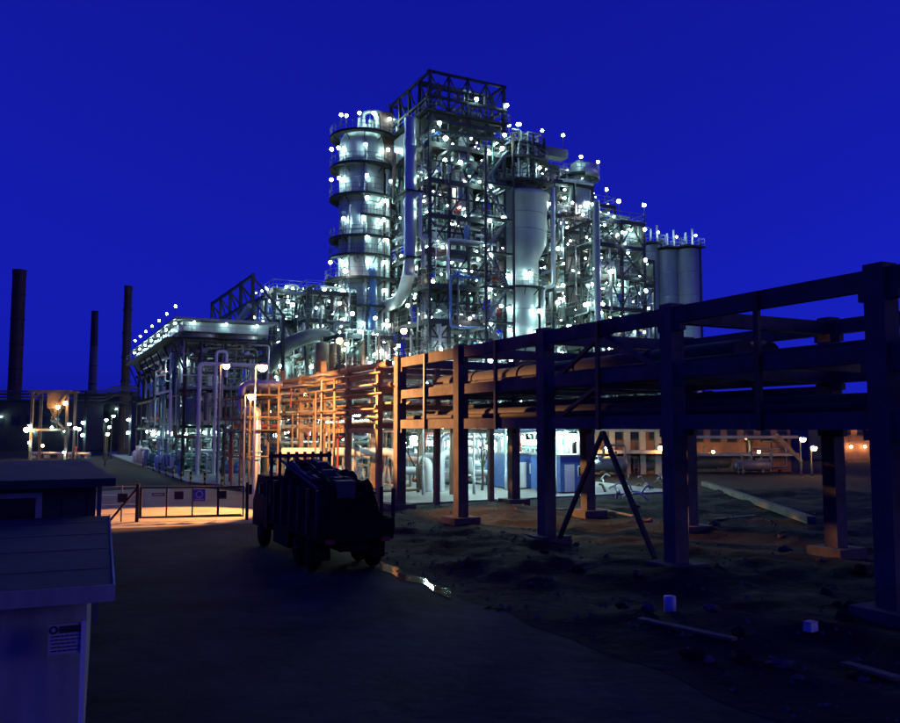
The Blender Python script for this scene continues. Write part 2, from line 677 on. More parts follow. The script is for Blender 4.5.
def clutter(root, bx, n, rnd, levels=None):
    keys = sorted(CL)
    x0, x1, y0, y1, z0, z1 = bx
    for _ in range(n):
        k = rnd.choice(keys)
        z = rnd.uniform(z0, z1)
        if levels:
            z = rnd.choice(levels) + {'valve': rnd.uniform(.5, 2.5), 'junction_box': 1.3, 'cable_tray': rnd.uniform(2.2, 3.4), 'pump': .1}[k[0]]
        link(k[0], CL[k], root, (rnd.uniform(x0, x1), rnd.uniform(y0, y1), z), rnd.choice((0, math.pi / 2, math.pi, -math.pi / 2)), rnd.uniform(.8, 1.6))


def ring_platform(root, r0, r1, z, a0=0.0, a1=None, seg=24, m='grating', br=True):
    mb = MB()
    full = a1 is None
    e = a0 + 2 * math.pi if full else a1
    mb.lathe([(r0, z), (r1, z - .18), (r1, z + .12), (r0, z + .12), (r0, z)], seg, 0, a0=a0, a1=None if full else e, smooth=False)
    if br:
        k = max(3, int((e - a0) / 0.6))
        for i in range(k + 1):
            a = a0 + (e - a0) * i / k
            mb.bar((r0 * math.cos(a), r0 * math.sin(a), z - .9), ((r1 - .1) * math.cos(a), (r1 - .1) * math.sin(a), z), 0.1)
    pl = mb.build('platform', m, root)
    k = seg
    loop = [((r1 - .06) * math.cos(a0 + (e - a0) * i / k), (r1 - .06) * math.sin(a0 + (e - a0) * i / k)) for i in range(k + (0 if full else 1))]
    railing(pl, loop, z + .12, 1.1, full, 'steel_grey', 0.6)
    return pl


# ================================================================== THE SETTING
def sheet(name, pts, z, m, label=None):
    mb = MB()
    mb.add([(p[0], p[1], z) for p in pts], [tuple(range(len(pts)))])
    return structure(mb.build(name, m))


g = MB()
g.add([(-3000, -200, 0), (3000, -200, 0), (3000, 4000, 0), (-3000, 4000, 0)], [(0, 1, 2, 3)])
structure(g.build('ground', 'earth'))

# asphalt lane running past the plant, wide yard in front of the huts
sheet('road', [W(-80, -40), W(-80, -7.6), W(170, -7.6), W(170, -17.0), W(4, -17.0), W(-6, -22), W(-6, -40)], 0.004, 'asphalt')
# pale concrete apron at the gate
sheet('apron', [W(-2.5, -7.8), W(4, -1.0), W(14, -3.0), W(27, -7.8), W(24, -14.5), W(8, -18.2), W(-1.2, -18.2)], 0.008, 'apron')
# plant slab, one kerb step above the road
slab = MB()
slab_pts = [W(3, 2), W(3, 25), W(30, 27), W(38, 60), W(130, 60), W(130, -6.6), W(31, -6.6), W(16, -1.5)]
slab.add([(p.x, p.y, .12) for p in slab_pts] + [(p.x, p.y, -0.02) for p in slab_pts],
         [tuple(reversed(range(8)))] + [(i, (i + 1) % 8, (i + 1) % 8 + 8, i + 8) for i in range(8)])
structure(slab.build('plant_pavement', 'pad'))
kerb = MB()
for a, b in ((W(130, -6.7), W(31, -6.7)), (W(31, -6.7), W(15.9, -1.6)), (W(15.9, -1.6), W(2.9, 1.9))):
    kerb.bar(a + Vector((0, 0, .065)), b + Vector((0, 0, .065)), 0.2, 0.14)
structure(kerb.build('kerb', 'concrete'))

# churned earth under and in front of the pipe rack
from mathutils import noise as mnoise


def mud_h(p):
    h = mnoise.fractal(Vector((p.x * .22, p.y * .22, 3.1)), 1.0, 2.1, 5) * .38 + .10
    h += max(0, mnoise.noise(Vector((p.x * .9, p.y * .9, 9.0)))) * .18
    h += max(0, mnoise.noise(Vector((p.x * 2.3, p.y * 2.3, 4.0)))) * .08
    return max(0.0, h)


mud = MB()
NU, NV = 150, 130
vs, fs = [], []
for i in range(NU + 1):
    for j in range(NV + 1):
        U = -50 + 52.5 * i / NU
        V = -7.7 + 46 * j / NV
        e = max(0.0, min(1.0, min(i, NU - i, j, NV - j) / 7.0))
        wob = 0.7 * mnoise.noise(Vector((U * .35, 2.2, 0))) * (1 - min(1, j / 8))
        q = W(U, V + wob)
        vs.append((q.x, q.y, 0.012 + e * mud_h(q)))
for i in range(NU):
    for j in range(NV):
        a = i * (NV + 1) + j
        fs.append((a, a + NV + 1, a + NV + 2, a + 1))
mud.add(vs, fs, 0, True)
structure(mud.build('muddy_ground', 'mud'))


def mud_z(p):
    U, V = UVof(Vector((p[0], p[1], 0)))
    i, j = (U + 50) / 52.5 * NU, (V + 7.7) / 46 * NV
    if not (0 <= i <= NU and 0 <= j <= NV):
        return 0.0
    return 0.012 + max(0.0, min(1.0, min(i, NU - i, j, NV - j) / 7.0)) * mud_h(Vector((p[0], p[1], 0)))


# standing water along the edge of the road
def puddle(pa, pb, wmax, seed):
    pud = MB()
    A, B = gnd(*pa), gnd(*pb)
    d = B - A
    s = Vector((-d.y, d.x, 0)).normalized()
    top, bot = [], []
    for k in range(25):
        t = k / 24
        c = A + d * t + s * (0.16 * math.sin(t * 9 + seed))
        w = 0.02 + wmax * math.sin(math.pi * t) ** .5 * (0.62 + 0.38 * math.sin(t * 23 + seed))
        top.append(c + s * w)
        bot.append(c - s * w * .7)
    pud.add([(p.x, p.y, .022) for p in top + bot[::-1]], [tuple(range(50))])
    o = structure(pud.build('puddle', 'water'))
    o['label'] = 'narrow strip of standing water along the road edge' if seed == 1 else 'small pool of water beside the road edge'
    return o


puddle((368, 559), (454, 600), 0.46, 1)
puddle((487, 607), (502, 612), 0.16, 2)

# ================================================================== CONCRETE PIPE RACK
SP = 7.93
rack = plant('concrete_pipe_rack', 'dark concrete pipe rack of square columns and long beams striding across the muddy ground', 'pipe rack', 0, 0.45)
CWD = 0.58
ZT, ZM, ZL = 9.15, 7.2, 5.42
for n in range(0, 6):
    for v in (0, 8.0):
        y = -n * SP
        mb = MB()
        mb.box((v, y, (ZT + .12) / 2), (CWD, CWD, ZT + .12))
        c = mb.build('column', 'concrete_old', rack)
        z = 0.0
        MB().box((v, y, .14), (1.5, 1.5, .55)).build('footing', 'concrete_old', c)
for v in (0, 8.0):
    for n in range(0, 5):
        y0, y1 = -n * SP - CWD / 2, -(n + 1) * SP + CWD / 2
        for z, h, w in ((ZT, .56, .24), (ZM, .50, .22), (ZL, .50, .26)):
            MB().box((v, (y0 + y1) / 2, z - h / 2), (w, abs(y1 - y0) - .006, h)).build('beam', 'concrete_old', rack)
        # slim hanger at mid span
        ym = (y0 + y1) / 2
        s_ = -1 if v == 0 else 1
        MB().box((v + s_ * .20, ym, (ZT + ZL) / 2 - .28), (.14, .18, ZT - ZL + .5)).build('hanger', 'steel', rack)
for n in range(0, 6):
    for z, h in ((ZT - .05, .5), (ZM - .05, .44), (ZL - .05, .44)):
        MB().box((4.0, -n * SP, z - h / 2), (8.0 - CWD - .01, .4, h)).build('cross_beam', 'concrete_old', rack)
    if n < 5:
        for z in (ZM - .02, ZL - .02):
            MB().box((4.0, -n * SP - SP / 2, z - .2), (7.5, .22, .4)).build('cross_beam', 'steel', rack)
# raking struts under the lower beam
for (n0, v0, z0, n1, v1, z1) in ((2.5, .0, 4.8, 2.12, 0.0, .4), (2.5, .0, 4.8, 2.86, 0.0, .4), 
                                  (2.1, 0, 7.0, 2.5, 0, 8.6), (2.1, 0, 5.3, 2.5, 0, 6.7), (2.9, 0, 7.1, 2.5, 0, 8.7)):
    mb = MB()
    mb.bar((v0, -n0 * SP, z0), (v1, -n1 * SP, z1), .15)
    mb.build('strut', 'steel', rack)
# corbels, conduits and rails on the rack
for n in range(0, 6):
    for v, sg in ((0, -1), (8, 1)):
        for z in (ZT - .56, ZM - .50, ZL - .50):
            for q in (-1, 1):
                MB().box((v, -n * SP + q * (CWD / 2 + .14), z - .14), (.26, .28, .26)).build('corbel', 'concrete_old', rack)
# pipes lying on the two decks
for (x, z, r, ya, yb, m_) in ((1.6, ZM, .16, 1, -38, 'rack_pipe'), (3.2, ZM, .50, 1, -24.0, 'rack_pipe'), (4.6, ZM, .25, 1, -36, 'rack_pipe'),
                              (5.7, ZM, .55, 1, -23, 'rack_pipe'), (6.9, ZM, .25, 1, -21, 'clad_dull'),
                              (1.0, ZL, .14, 1, -38, 'rack_pipe'), (2.4, ZL, .30, 1, -38, 'rack_pipe'), (3.6, ZL, .20, 1, -38, 'rack_pipe'),
                              (4.8, ZL, .5, 1, -26, 'rack_pipe'), (6.0, ZL, .25, 1, -36, 'clad_dull'), (7.0, ZL, .4, 1, -26, 'rack_pipe')):
    mb = MB()
    mb.tube([(x, ya, z + r), (x, yb, z + r)], r, 16)
    for k in range(1, 5):
        yy = ya + (yb - ya) * k / 5
        mb.tube([(x, yy - .07, z + r), (x, yy + .07, z + r)], r * 1.12, 16)
    mb.build('pipe', m_, rack)

# ================================================================== STEEL PIPE RACK (lit by sodium lamps)
rs = random.Random(11)
srack = plant('steel_pipe_rack', 'rusty steel pipe rack carrying many thin pipes, lit orange, beyond the concrete rack', 'pipe rack', 0, 0)
SL = (5.2, 6.4, 7.5, 8.7)
yl = [2.2 + 5.6 * k for k in range(7)]
for k, y in enumerate(yl):
    for v in (0, 4, 8):
        h = 9.9 if k in (2, 4) else 9.2
        MB().box((v, y, h / 2), (.34, .34, h)).build('column', 'rust', srack)
    for z in SL:
        MB().box((4, y, z - .16), (8.6, .2, .3)).build('cross_beam', 'rust', srack)
for z in SL:
    for v in (0, 8):
        MB().box((v, 19, z - .47), (.18, 33.9, .28)).build('beam', 'rust', srack)
    for v in sorted(rs.uniform(-.1, 7.7) for _ in range(10)):
        r = rs.choice((.05, .06, .08, .1, .13, .2))
        pts = [(v, .9, z + r), (v, rs.uniform(26, 35.6), z + r)]
        if rs.random() < .5:
            dz = rs.choice((-2.2, -3.4, 1.0))
            pts += [(v, pts[-1][1], z + r + dz)]
        pipe(srack, pts, r, rs.choice(('rust', 'clad', 'clad_dull', 'rust', 'vessel_white')), 8, rs)
for k in range(6):
    mb = MB()
    mb.bar((0, yl[k], SL[0]), (0, yl[k + 1], SL[k % 3 + 1]), .12)
    mb.build('brace', 'rust', srack)
for v in (-.35, -.45, -.55, -.65, -.8, -.95):                       # slim lines clamped to the front
    z = rs.uniform(5.6, 8.6)
    pipe(srack, [(v, .9, z), (v, 33, z)], .06, 'rust', 6, rs)
    yy = 6 + rs.random() * 14
    pipe(srack, [(v, yy, z), (v, yy, .3)], .07, 'rust', 6, rs)
rand_pipes(srack, (-1.0, 7.5, 8, 36, .5, 8.8), 45, rs, (.06, .2), (2, 5), ['rust', 'rust', 'clad', 'clad_dull', 'vessel_white', 'pipe_red'])

# front scaffold of bare uprights round the valve platform
scaf = plant('scaffold_platform', 'orange lit scaffold of slim uprights round a valve platform beside the lane', 'scaffold', 17, -2.2)
for y in (0, 3, 6, 9, 12):
    for x in (-2.4, -.2):
        MB().tube([(x, y, .12), (x, y, 7.6 if x < -1 else 8.4)], .09, 6).build('upright', 'rust', scaf)
for z in (2.6, 4.6, 5.6, 7.3):
    for x in (-2.4, -.2):
        MB().tube([(x, -.4, z), (x, 12.4, z)], .07, 6).build('ledger', 'rust', scaf)
    for y in (0, 6, 12):
        MB().tube([(-2.6, y, z + .15), (0, y, z + .15)], .06, 6).build('transom', 'rust', scaf)
for z in (4.75, 7.45):
    for k in range(4):
        MB().box((-2.1 + k * .55, 6, z + .03), (.5, 12.3, .06)).build('board', 'wood', scaf)
pipe(scaf, [(-1.6, 1, .2), (-1.6, 1, 6.3), (-1.6, 6.5, 6.3), (-1.6, 6.5, 8.6), (1.8, 6.5, 8.6)], .32, 'clad', 12, rs)
pipe(scaf, [(-1, 8.5, .2), (-1, 8.5, 8.8), (2.2, 8.5, 8.8)], .28, 'rust', 12, rs)
pipe(scaf, [(-1.4, 11, .2), (-1.4, 11, 5.1), (3, 11, 5.1)], .2, 'pipe_red', 10, rs)

# sodium lamp posts
def lamp_post(name, label, p, h, kind, arm, group=None, spots=(), gr=.22, pm='galv'):
    t = thing(name, label, 'lamp post', p, 0, group)
    MB().tube([(0, 0, 0), (0, 0, 1.2), (0, 0, 1.21), (0, 0, h)], [.11, .11, .075, .06], 8).build('pole', pm, t)
    ax, ay = arm
    mb = MB()
    mb.tube([(0, 0, h - .1), (0, 0, h + .25), (ax, ay, h + .35)], .045, 6, 0, .3)
    mb.lathe([(.05, h + .42), (.26, h + .34), (.32, h + .22), (.05, h + .24)], 10, 0, (ax, ay))
    mb.build('lamp_arm', 'galv', t)
    b = MB()
    globe(b, (ax, ay, h + .12), gr, 0, 10, 6)
    b.build('bulb', kind, t)
    for spot in spots:
        ld = bpy.data.lights.new('lamp_light', 'SPOT')
        ld.energy = spot[2]
        ld.color = (1.0, .44, .14)
        ld.spot_size = math.radians(spot[1])
        ld.spot_blend = .35 if spot[1] > 56.2 else .55
        ld.shadow_soft_size = .18
        lo = bpy.data.objects.new('lamp_light', ld)
        col.objects.link(lo)
        lo.parent = t
        lo.location = (ax, ay, h - .32)
        dv = Vector(spot[0]) - (Vector(p) + Vector(lo.location))
        lo.rotation_euler = dv.to_track_quat('-Z', 'Y').to_euler()
    return t


pA = W(5.5, -7.0)
lamp_post('lamp_post', 'tall sodium lamp post lighting the gate and the rack beside it', pA, 8.6, 'sodium', (.5, -.3),
          spots=[(W(3.6, -12.0), 62, 34000), (W(-1.5, .4, 6.0), 54, 40000), (W(15, .4, 4.6), 56.5, 24000)], gr=.3)
lamp_post('lamp_post', 'sodium lamp post rising through the orange scaffold', W(17, -5.0, .008), 7.2, 'sodium', (.5, 0), gr=.3)
lamp_post('lamp_post', 'sodium lamp post behind the orange scaffold with the highest lamp', W(27.0, -4.9, .0), 10.2, 'sodium', (.5, 0), gr=.3)
lamp(srack, (-.3, 9, 8.8), 'post', 'sodium', 0, 1.1)
lamp(srack, (2, 3, 9.2), 'post', 'sodium', 0, 1.0)
lamp(srack, (-.3, 20, 7.5), 'bracket', 'sodium', math.pi / 2, 1.1)

# ================================================================== CENTRAL REACTOR STRUCTURE
rc = random.Random(21)
rx = plant('reactor_structure', 'tallest open steel structure with a caged top deck, full of pipes and lamps', 'steel structure', 40.2, 21.5)
XS, YS = [0, 2.55, 5.1, 7.65, 10.2], [0, 3, 6, 9, 12]
ZS = [4.6, 9.2, 13.4, 17.6, 21.8, 26, 30.2, 34.4, 38.8]
steel_frame(rx, XS, YS, ZS, rc, .36, .55, 'steel', .85, .9)
for z in [2.3] + [(a_ + b_) / 2 for a_, b_ in zip(ZS, ZS[1:])]:
    MB().box((5.1, -.02, z), (10.2, .14, .2)).build('girt', 'steel', rx)
    MB().box((-.02, 6, z + .03), (.14, 12, .2)).build('girt', 'steel', rx)
ztop = 47.6
mb = MB()
for x in (XS[0], XS[-1]):
    for y in YS:
        MB().box((x, y, (38.8 + ztop) / 2), (.34, .34, ztop - 38.8)).build('column', 'steel', rx)
for x in XS[1:-1]:
    MB().box((x, 0, (38.8 + ztop) / 2), (.26, .26, ztop - 38.8)).build('column', 'steel', rx)
rand_pipes(rx, (.2, 10, .2, 9, 39, 46.2), 34, rc, (.07, .25), (2, 5), ['clad_dull', 'pipe_dark', 'steel_grey', 'steel'])
for z in (40.6, 42.6, 44.6, ztop):
    for y in (YS[0], YS[-1]):
        MB().box((5.1, y, z - .15), (10.9, .26, .3)).build('beam', 'steel', rx)
    for x in (XS[0], XS[-1]):
        MB().box((x, 6, z - .16), (.26, 12.4, .3)).build('beam', 'steel', rx)
for k in range(4):
    a, b = XS[k], XS[k + 1]
    mb = MB()
    mb.bar((a, 0, 42.6), (b, 0, ztop - .3), .15)
    mb.bar((b, 0, 42.6), (a, 0, ztop - .3), .12)
    mb.bar((a, 0, 42.6), (b, 0, 39), .12)
    mb.build('brace', 'steel', rx)
    a, b = YS[k], YS[k + 1]
    mb = MB()
    mb.bar((0, a, 42.6), (0, b, ztop - .3), .15)
    mb.build('brace', 'steel', rx)
pl = MB().box((5.1, 6, 42.66), (11.6, 13, .1)).build('platform', 'grating', rx)
railing(pl, [(-.7, -.4), (10.9, -.4), (10.9, 12.4), (-.7, 12.4)], 42.7)
MB().box((5.1, .0, 41.6), (11.2, .2, .5)).build('beam', 'steel', rx)
mb = MB()                                       # crane runway hoist on top
mb.box((5.1, 3, ztop - .5), (10, .4, .6))
mb.box((6.8, 3, ztop - 1.2), (1.2, .9, .8))
mb.build('hoist', 'steel', rx)
# cladding panel and tall dark shaft on the left corner
MB().box((-1.1, 11.6, 23.0), (1.7, 2.0, 45.8)).build('lift_shaft', 'stack_brick', rx)
MB().box((-.4, 8.2, 40.4), (.15, 3.0, 3.0)).build('panel', 'clad', rx)
# large flue gas duct on the left face
mb = MB()
mb.tube([(-1.4, 2.4, 42.2), (-1.4, 2.4, 23.5), (-1.4, 5.4, 20.3), (-1.4, 12.5, 20.3)], .76, 20, 0, 4.0)
for z in (23, 27, 31, 35, 39):
    mb.tube([(-1.4, 2.4, z - .1), (-1.4, 2.4, z + .1)], .84, 20)
mb.build('flue_duct', 'clad', rx)
for z in (26.1, 30.3, 34.5):  # extra lamps added to brighten the flue duct
    lamp(rx, (-.25, .9, z), 'bracket', 'mercury', 2.2, 1.0)
for z in (25, 33):
    MB().box((-1.3, 2.4, z), (2.4, 2.4, .22)).build('duct_support', 'steel', rx)
# cyclone hopper hanging in the frame
mb = MB()
mb.lathe([(.3, 22.5), (.35, 26), (1.25, 31), (1.3, 36), (1.45, 36.2), (1.45, 38), (.9, 38.6), (.5, 38.8), (.5, 40.5)], 18, 0, (5.2, 1.6))
mb.build('cyclone', 'clad', rx)
mb = MB()
mb.lathe([(2.0, 36.0), (2.0, 37.2), (1.5, 37.4)], 18, 0, (5.2, 1.6))
mb.build('hopper_collar', 'steel', rx)
drum(rx, (3.2, 4.5, 9.6), 2.0, 10.5, 'z', 'vessel', 'reactor', 24)
drum(rx, (7.6, 5.5, 4.8), 1.6, 8.0, 'z', 'vessel_white', 'drum', 20)
drum(rx, (7.4, 6.5, 22), 1.5, 9.0, 'z', 'clad_dull', 'drum', 20)
drum(rx, (2.6, 7, 26.5), 1.3, 7.5, 'z', 'clad', 'drum', 20)
equip(rx, XS, YS, ZS, 44, rc)
rand_pipes(rx, (-.6, 10.4, -.6, 7, .5, 40), 165, rc, (.07, .36), (2, 5), ['clad', 'clad', 'clad_dull', 'vessel_white', 'pipe_dark', 'pipe_green', 'pipe_blue', 'steel_grey'])
rand_pipes(rx, (-1.2, 1, 0, 12, .5, 40), 25, rc, (.07, .25))
for x in (6.6, 10.5):
    MB().box((x, -1.7, 19.4), (.24, .24, 38.8)).build('column', 'steel', rx)
for k in range(len(ZS) - 1):                     # zigzag stairs on the right of the front face
    a, b = (6.9, 10.1) if k % 2 else (10.1, 6.9)
    stair(rx, a, -.8, ZS[k] + .08, b, -.8, ZS[k + 1] + .08)
    MB().box((8.5, -1.25, ZS[k] - .1), (4.2, 1.1, .2)).build('landing', 'grating', rx)
    lamp(rx, (7.7, -.8, ZS[k] + 1.9), 'post', 'mercury', 0, 1.0)
clutter(rx, (-.3, 10.3, -.5, 5, 0, 0), 80, rc, [0.1] + ZS[:-1])
ladder(rx, -.35, .6, 4.6, 38.8, 0, 1)
frame_lamps(rx, XS, YS, ZS, 112, rc, inner=.5)
for px, y, z in ((6.2, -.3, 42.7), (10.5, -.3, 42.7), (10.2, -.15, 38.9), (1.2, -.15, 38.9), (4, -.15, 34.5), (.2, 6, 38.8)):
    lamp(rx, (px, y, z), 'post', 'mercury', 0, 1.15)

# ================================================================== TALL FRACTIONATING COLUMN
rf = random.Random(31)
fc = plant('fractionating_column', 'stout round column of pale steel with ring platforms and bright lamps, left of the tallest structure', 'column', *UVof(at(361, 400, 105)))
r0 = 3.1
mb = MB()
mb.lathe([(r0 + .3, .1), (r0 + .3, 6), (r0, 7), (r0, 41.4), (r0 * .94, 42.4), (r0 * .75, 43.3), (r0 * .45, 43.9), (.01, 44.2)], 40)
sh = mb.build('shell', 'vessel', fc)
for z in (10, 13.2, 16.5, 19.4, 23, 26.4, 30, 33.6, 36.8, 39.2):
    MB().lathe([(r0, z), (r0 + .06, z), (r0 + .06, z + .16), (r0, z + .16)], 40).build('weld_band', 'clad_dull', fc)
PZ = [(11.2, 0, None), (15.6, 3.3, 6.4), (20.0, 0, None), (23.6, 0, None), (26.6, 3.0, 5.4), (29.0, 0, None), (31.6, 4.3, 7.0), (34.4, 0, None), (38.4, 0, None), (42.6, 0, None)]
CAMA = math.atan2(-45.6 - 53, -19.2 - 18)      # direction of the lane side, in the column's own frame
for z, a0, a1 in PZ:
    big = z in (15.6, 20.0, 23.6)
    ring_platform(fc, r0 + .02, r0 + (1.7 if big else 1.25), z, a0, a1, 28)
    for k in range(3):
        a = CAMA + (-.85, .18, .95)[k] + rf.uniform(-.18, .18)
        if a1 is None or k:
            lamp(fc, ((r0 + .75) * math.cos(a), (r0 + .75) * math.sin(a), z + .12), 'post', 'mercury', 0, 1.05)
for z in (38.4, 34.4, 23.6):                     # outreach lamps over the lane side
    a = CAMA - 1.25
    lamp(fc, ((r0 + 1.15) * math.cos(a), (r0 + 1.15) * math.sin(a), z + .1), 'post', 'mercury', 0, 1.1)
for a, r_, zt in ((CAMA + .35, .5, 24.5), (CAMA + .1, .22, 41), (CAMA + 1.1, .3, 38), (CAMA - .5, .16, 33), (CAMA + .8, .18, 30)):
    cx, cy = (r0 + r_ + .25) * math.cos(a), (r0 + r_ + .25) * math.sin(a)
    pipe(fc, [(cx * .9, cy * .9, zt), (cx, cy, zt), (cx, cy, 12), (cx * 1.35, cy * 1.35, 12), (cx * 1.35, cy * 1.35, 6)], r_, 'pipe_blue' if r_ == .5 else 'clad', 12, rf)
for k in range(9):                               # overhead gear on the top head
    a = rf.uniform(0, 6.28)
    rr = rf.uniform(.5, 2.3)
    drum(fc, (rr * math.cos(a), rr * math.sin(a), 43.2), rf.uniform(.18, .4), rf.uniform(.9, 2.2), 'z', rf.choice(('vessel_white', 'clad', 'clad_dull')), 'relief_valve', 10)
pipe(fc, [(0, 0, 43.8), (0, 0, 46.3), (1.6, -1.2, 46.3), (3.9, -2.4, 45.0), (3.9, -2.4, 20)], .3, 'clad', 12, rf)
for a in (CAMA - 1.0, CAMA - .2, CAMA + .6):
    lamp(fc, (2.6 * math.cos(a), 2.6 * math.sin(a), 43.2), 'post', 'mercury', 0, 1.0)
for z in (12.8, 17.5, 22, 26.0, 31.0, 35.5):
    a = CAMA + rf.uniform(-.7, .7)
    c, s_ = math.cos(a), math.sin(a)
    MB().tube([(r0 * .98 * c, r0 * .98 * s_, z), ((r0 + .5) * c, (r0 + .5) * s_, z), ((r0 + .52) * c, (r0 + .52) * s_, z)], [.42, .42, .5], 14).build('manway', 'clad_dull', fc)
ladder(fc, (r0 + .3) * math.cos(CAMA - .75), (r0 + .3) * math.sin(CAMA - .75), 12, 41, -math.cos(CAMA - .75), -math.sin(CAMA - .75))

# ================================================================== REGENERATOR VESSEL
rg = random.Random(41)
rv = plant('regenerator_vessel', 'flared steel vessel, wide at the top and narrow below, under a ring of pipework', 'vessel', *UVof(at(520.5, 400, 106)))
mb = MB()
mb.lathe([(2.5, .1), (2.5, 8), (2.4, 8.5), (2.4, 26.4), (2.6, 26.9), (3.4, 28.5), (3.55, 29.1), (3.6, 34.6), (3.95, 34.8), (3.95, 35.3), (3.1, 35.5), (2.6, 36.4), (1.4, 37.4), (.01, 37.8)], 44)
mb.build('shell', 'vessel', rv)
for z in (12, 16, 20, 24.6, 30.2, 32.4):
    rr = 2.41 if z < 25 else 3.57
    MB().lathe([(rr, z), (rr + .05, z), (rr + .05, z + .14), (rr, z + .14)], 44).build('weld_band', 'clad_dull', rv)
CAM2 = math.atan2(-45.6 - 46, -19.2 - 38)
for z, r1, r2 in ((10.0, 2.4, 3.7), (15.2, 2.4, 3.3), (22.8, 2.4, 3.5), (36.4, 2.6, 4.6), (39.6, .6, 3.9), (41.6, .4, 3.3)):
    ring_platform(rv, r1, r2, z, 0, None, 28)
for z, aa in ((24.2, .45), (24.0, -.5), (19.8, -.45), (17.0, -.4), (16.6, .75), (12.6, .2), (19.5, .9)):
    a = CAM2 + aa
    lamp(rv, (2.43 * math.cos(a), 2.43 * math.sin(a), z), 'bracket', 'mercury', a + math.pi / 2, 1.3)
for k in range(8):
    a = k * math.pi / 4
    MB().box((3.4 * math.cos(a), 3.4 * math.sin(a), 39.4), (.24, .24, 6.6)).build('post', 'steel', rv)
rand_pipes(rv, (-3.2, 3.2, -3.2, 3.2, 36.4, 43), 34, rg, (.08, .3))
for k in range(7):
    a = CAM2 + rg.uniform(-1.3, 1.3)
    lamp(rv, (3.6 * math.cos(a), 3.6 * math.sin(a), rg.choice((36.3, 39.7, 41.7))), 'post', 'mercury', 0, 1.0)
drum(rv, (0, 0, 38), 1.1, 4.2, 'z', 'clad', 'drum', 16)
pipe(rv, [(2.0, -2.4, 6), (2.0, -2.4, 23), (3.0, -3.4, 23), (3.0, -3.4, 36)], .3, 'clad', 12, rg)

# ================================================================== OTHER PROCESS UNITS
def unit(name, label, px, D, dv, du, nv, nu, zs, seed, pipes=60, eq=12, lamps=26, cw=.36, plates=.75, braces=.5, warm=.12, rmax=.26, m='steel'):
    r_ = random.Random(seed)
    o = plant(name, label, 'steel structure', *UVof(at(px, 427, D)))
    xs = [dv * k / nv for k in range(nv + 1)]
    ys = [du * k / nu for k in range(nu + 1)]
    steel_frame(o, xs, ys, zs, r_, cw, .45, m, plates, braces)
    equip(o, xs, ys, zs, int(eq * 1.5), r_)
    rand_pipes(o, (-.4, dv + .4, -.5, du * .8, .3, zs[-1] + .6), int(pipes * 1.3), r_, (.06, rmax))
    frame_lamps(o, xs, ys, zs, lamps, r_, warm=warm)
    clutter(o, (-.2, dv + .2, -.4, du * .5, 0, 0), 30, r_, [0.1] + list(zs[:-1]))
    return o, xs, ys, zs, r_


# structure carrying the round topped column, right of the regenerator
o, xs, ys, zs, r_ = unit('column_structure', 'steel structure wrapped round a slender column with a curved top platform', 556, 108, 6.4, 8, 2, 2,
                         [5, 10, 14.5, 19, 23.5, 28.5, 33.5, 38.2], 51, 150, 22, 54, plates=.8)
mb = MB()
mb.lathe([(1.5, .1), (1.5, 40.4), (1.2, 41.4), (.5, 42), (.01, 42.2)], 24, 0, (5.4, 1.6))
mb.build('shell', 'clad_dull', o)
sub = MB()
mb = MB()
mb.lathe([(1.5, 39.6), (2.7, 39.6), (2.7, 39.75), (1.5, 39.75), (1.5, 39.6)], 24, 0, (5.4, 1.6), smooth=False)
pl = mb.build('platform', 'grating', o)
railing(pl, [(5.4 + 2.65 * math.cos(a * .2618), 1.6 + 2.65 * math.sin(a * .2618)) for a in range(24)], 39.75, 1.3, True, 'galv', .5)
mb = MB()
mb.lathe([(2.72, 39.2), (2.78, 39.2), (2.78, 41.0), (2.72, 41.0)], 14, 0, (5.4, 1.6), a0=-1.9, a1=1.0)
mb.build('windshield', 'clad', o)
MB().box((.2, 1.4, 42.3), (5.2, 1.6, 1.2)).build('duct', 'pipe_dark', o)
MB().box((-.6, 1.4, 40.4), (4.4, .8, .6)).build('beam', 'steel', o)
for p in ((-1.2, .8, 43), (2.2, .8, 42.9), (7.6, .2, 39.8), (4.2, -.5, 39.8), (5.6, -.15, 33.6), (6.4, -.15, 28.6)):
    lamp(o, p, 'post', 'mercury', 0, 1.0)
# open frame with slanted braces, in front of the silos
o, xs, ys, zs, r_ = unit('braced_structure', 'braced open steel structure of medium height in front of the pale silos', 601, 101, 7.2, 7, 2, 2,
                         [6, 11, 15.5, 20, 24, 28, 31.2], 52, 100, 18, 42, plates=.8, braces=.95)
for p in ((3.2, -.15, 31.3), (7.3, -.15, 31.3), (7.3, -.15, 28.1), (7.3, -.15, 24.1), (7.3, -.15, 20.1), (7.3, -.15, 15.6)):
    lamp(o, p, 'post', 'mercury', 0, 1.15)
drum(o, (5.2, 3.5, 20.3), 1.2, 3.4, 'z', 'clad')
drum(o, (2.0, 3.0, 11.3), 1.3, 4.0, 'z', 'vessel_white')
MB().tube([(-.6, -.5, .1), (-.6, -.5, 33)], .42, 14).build('vent_pipe', 'clad_dull', o)
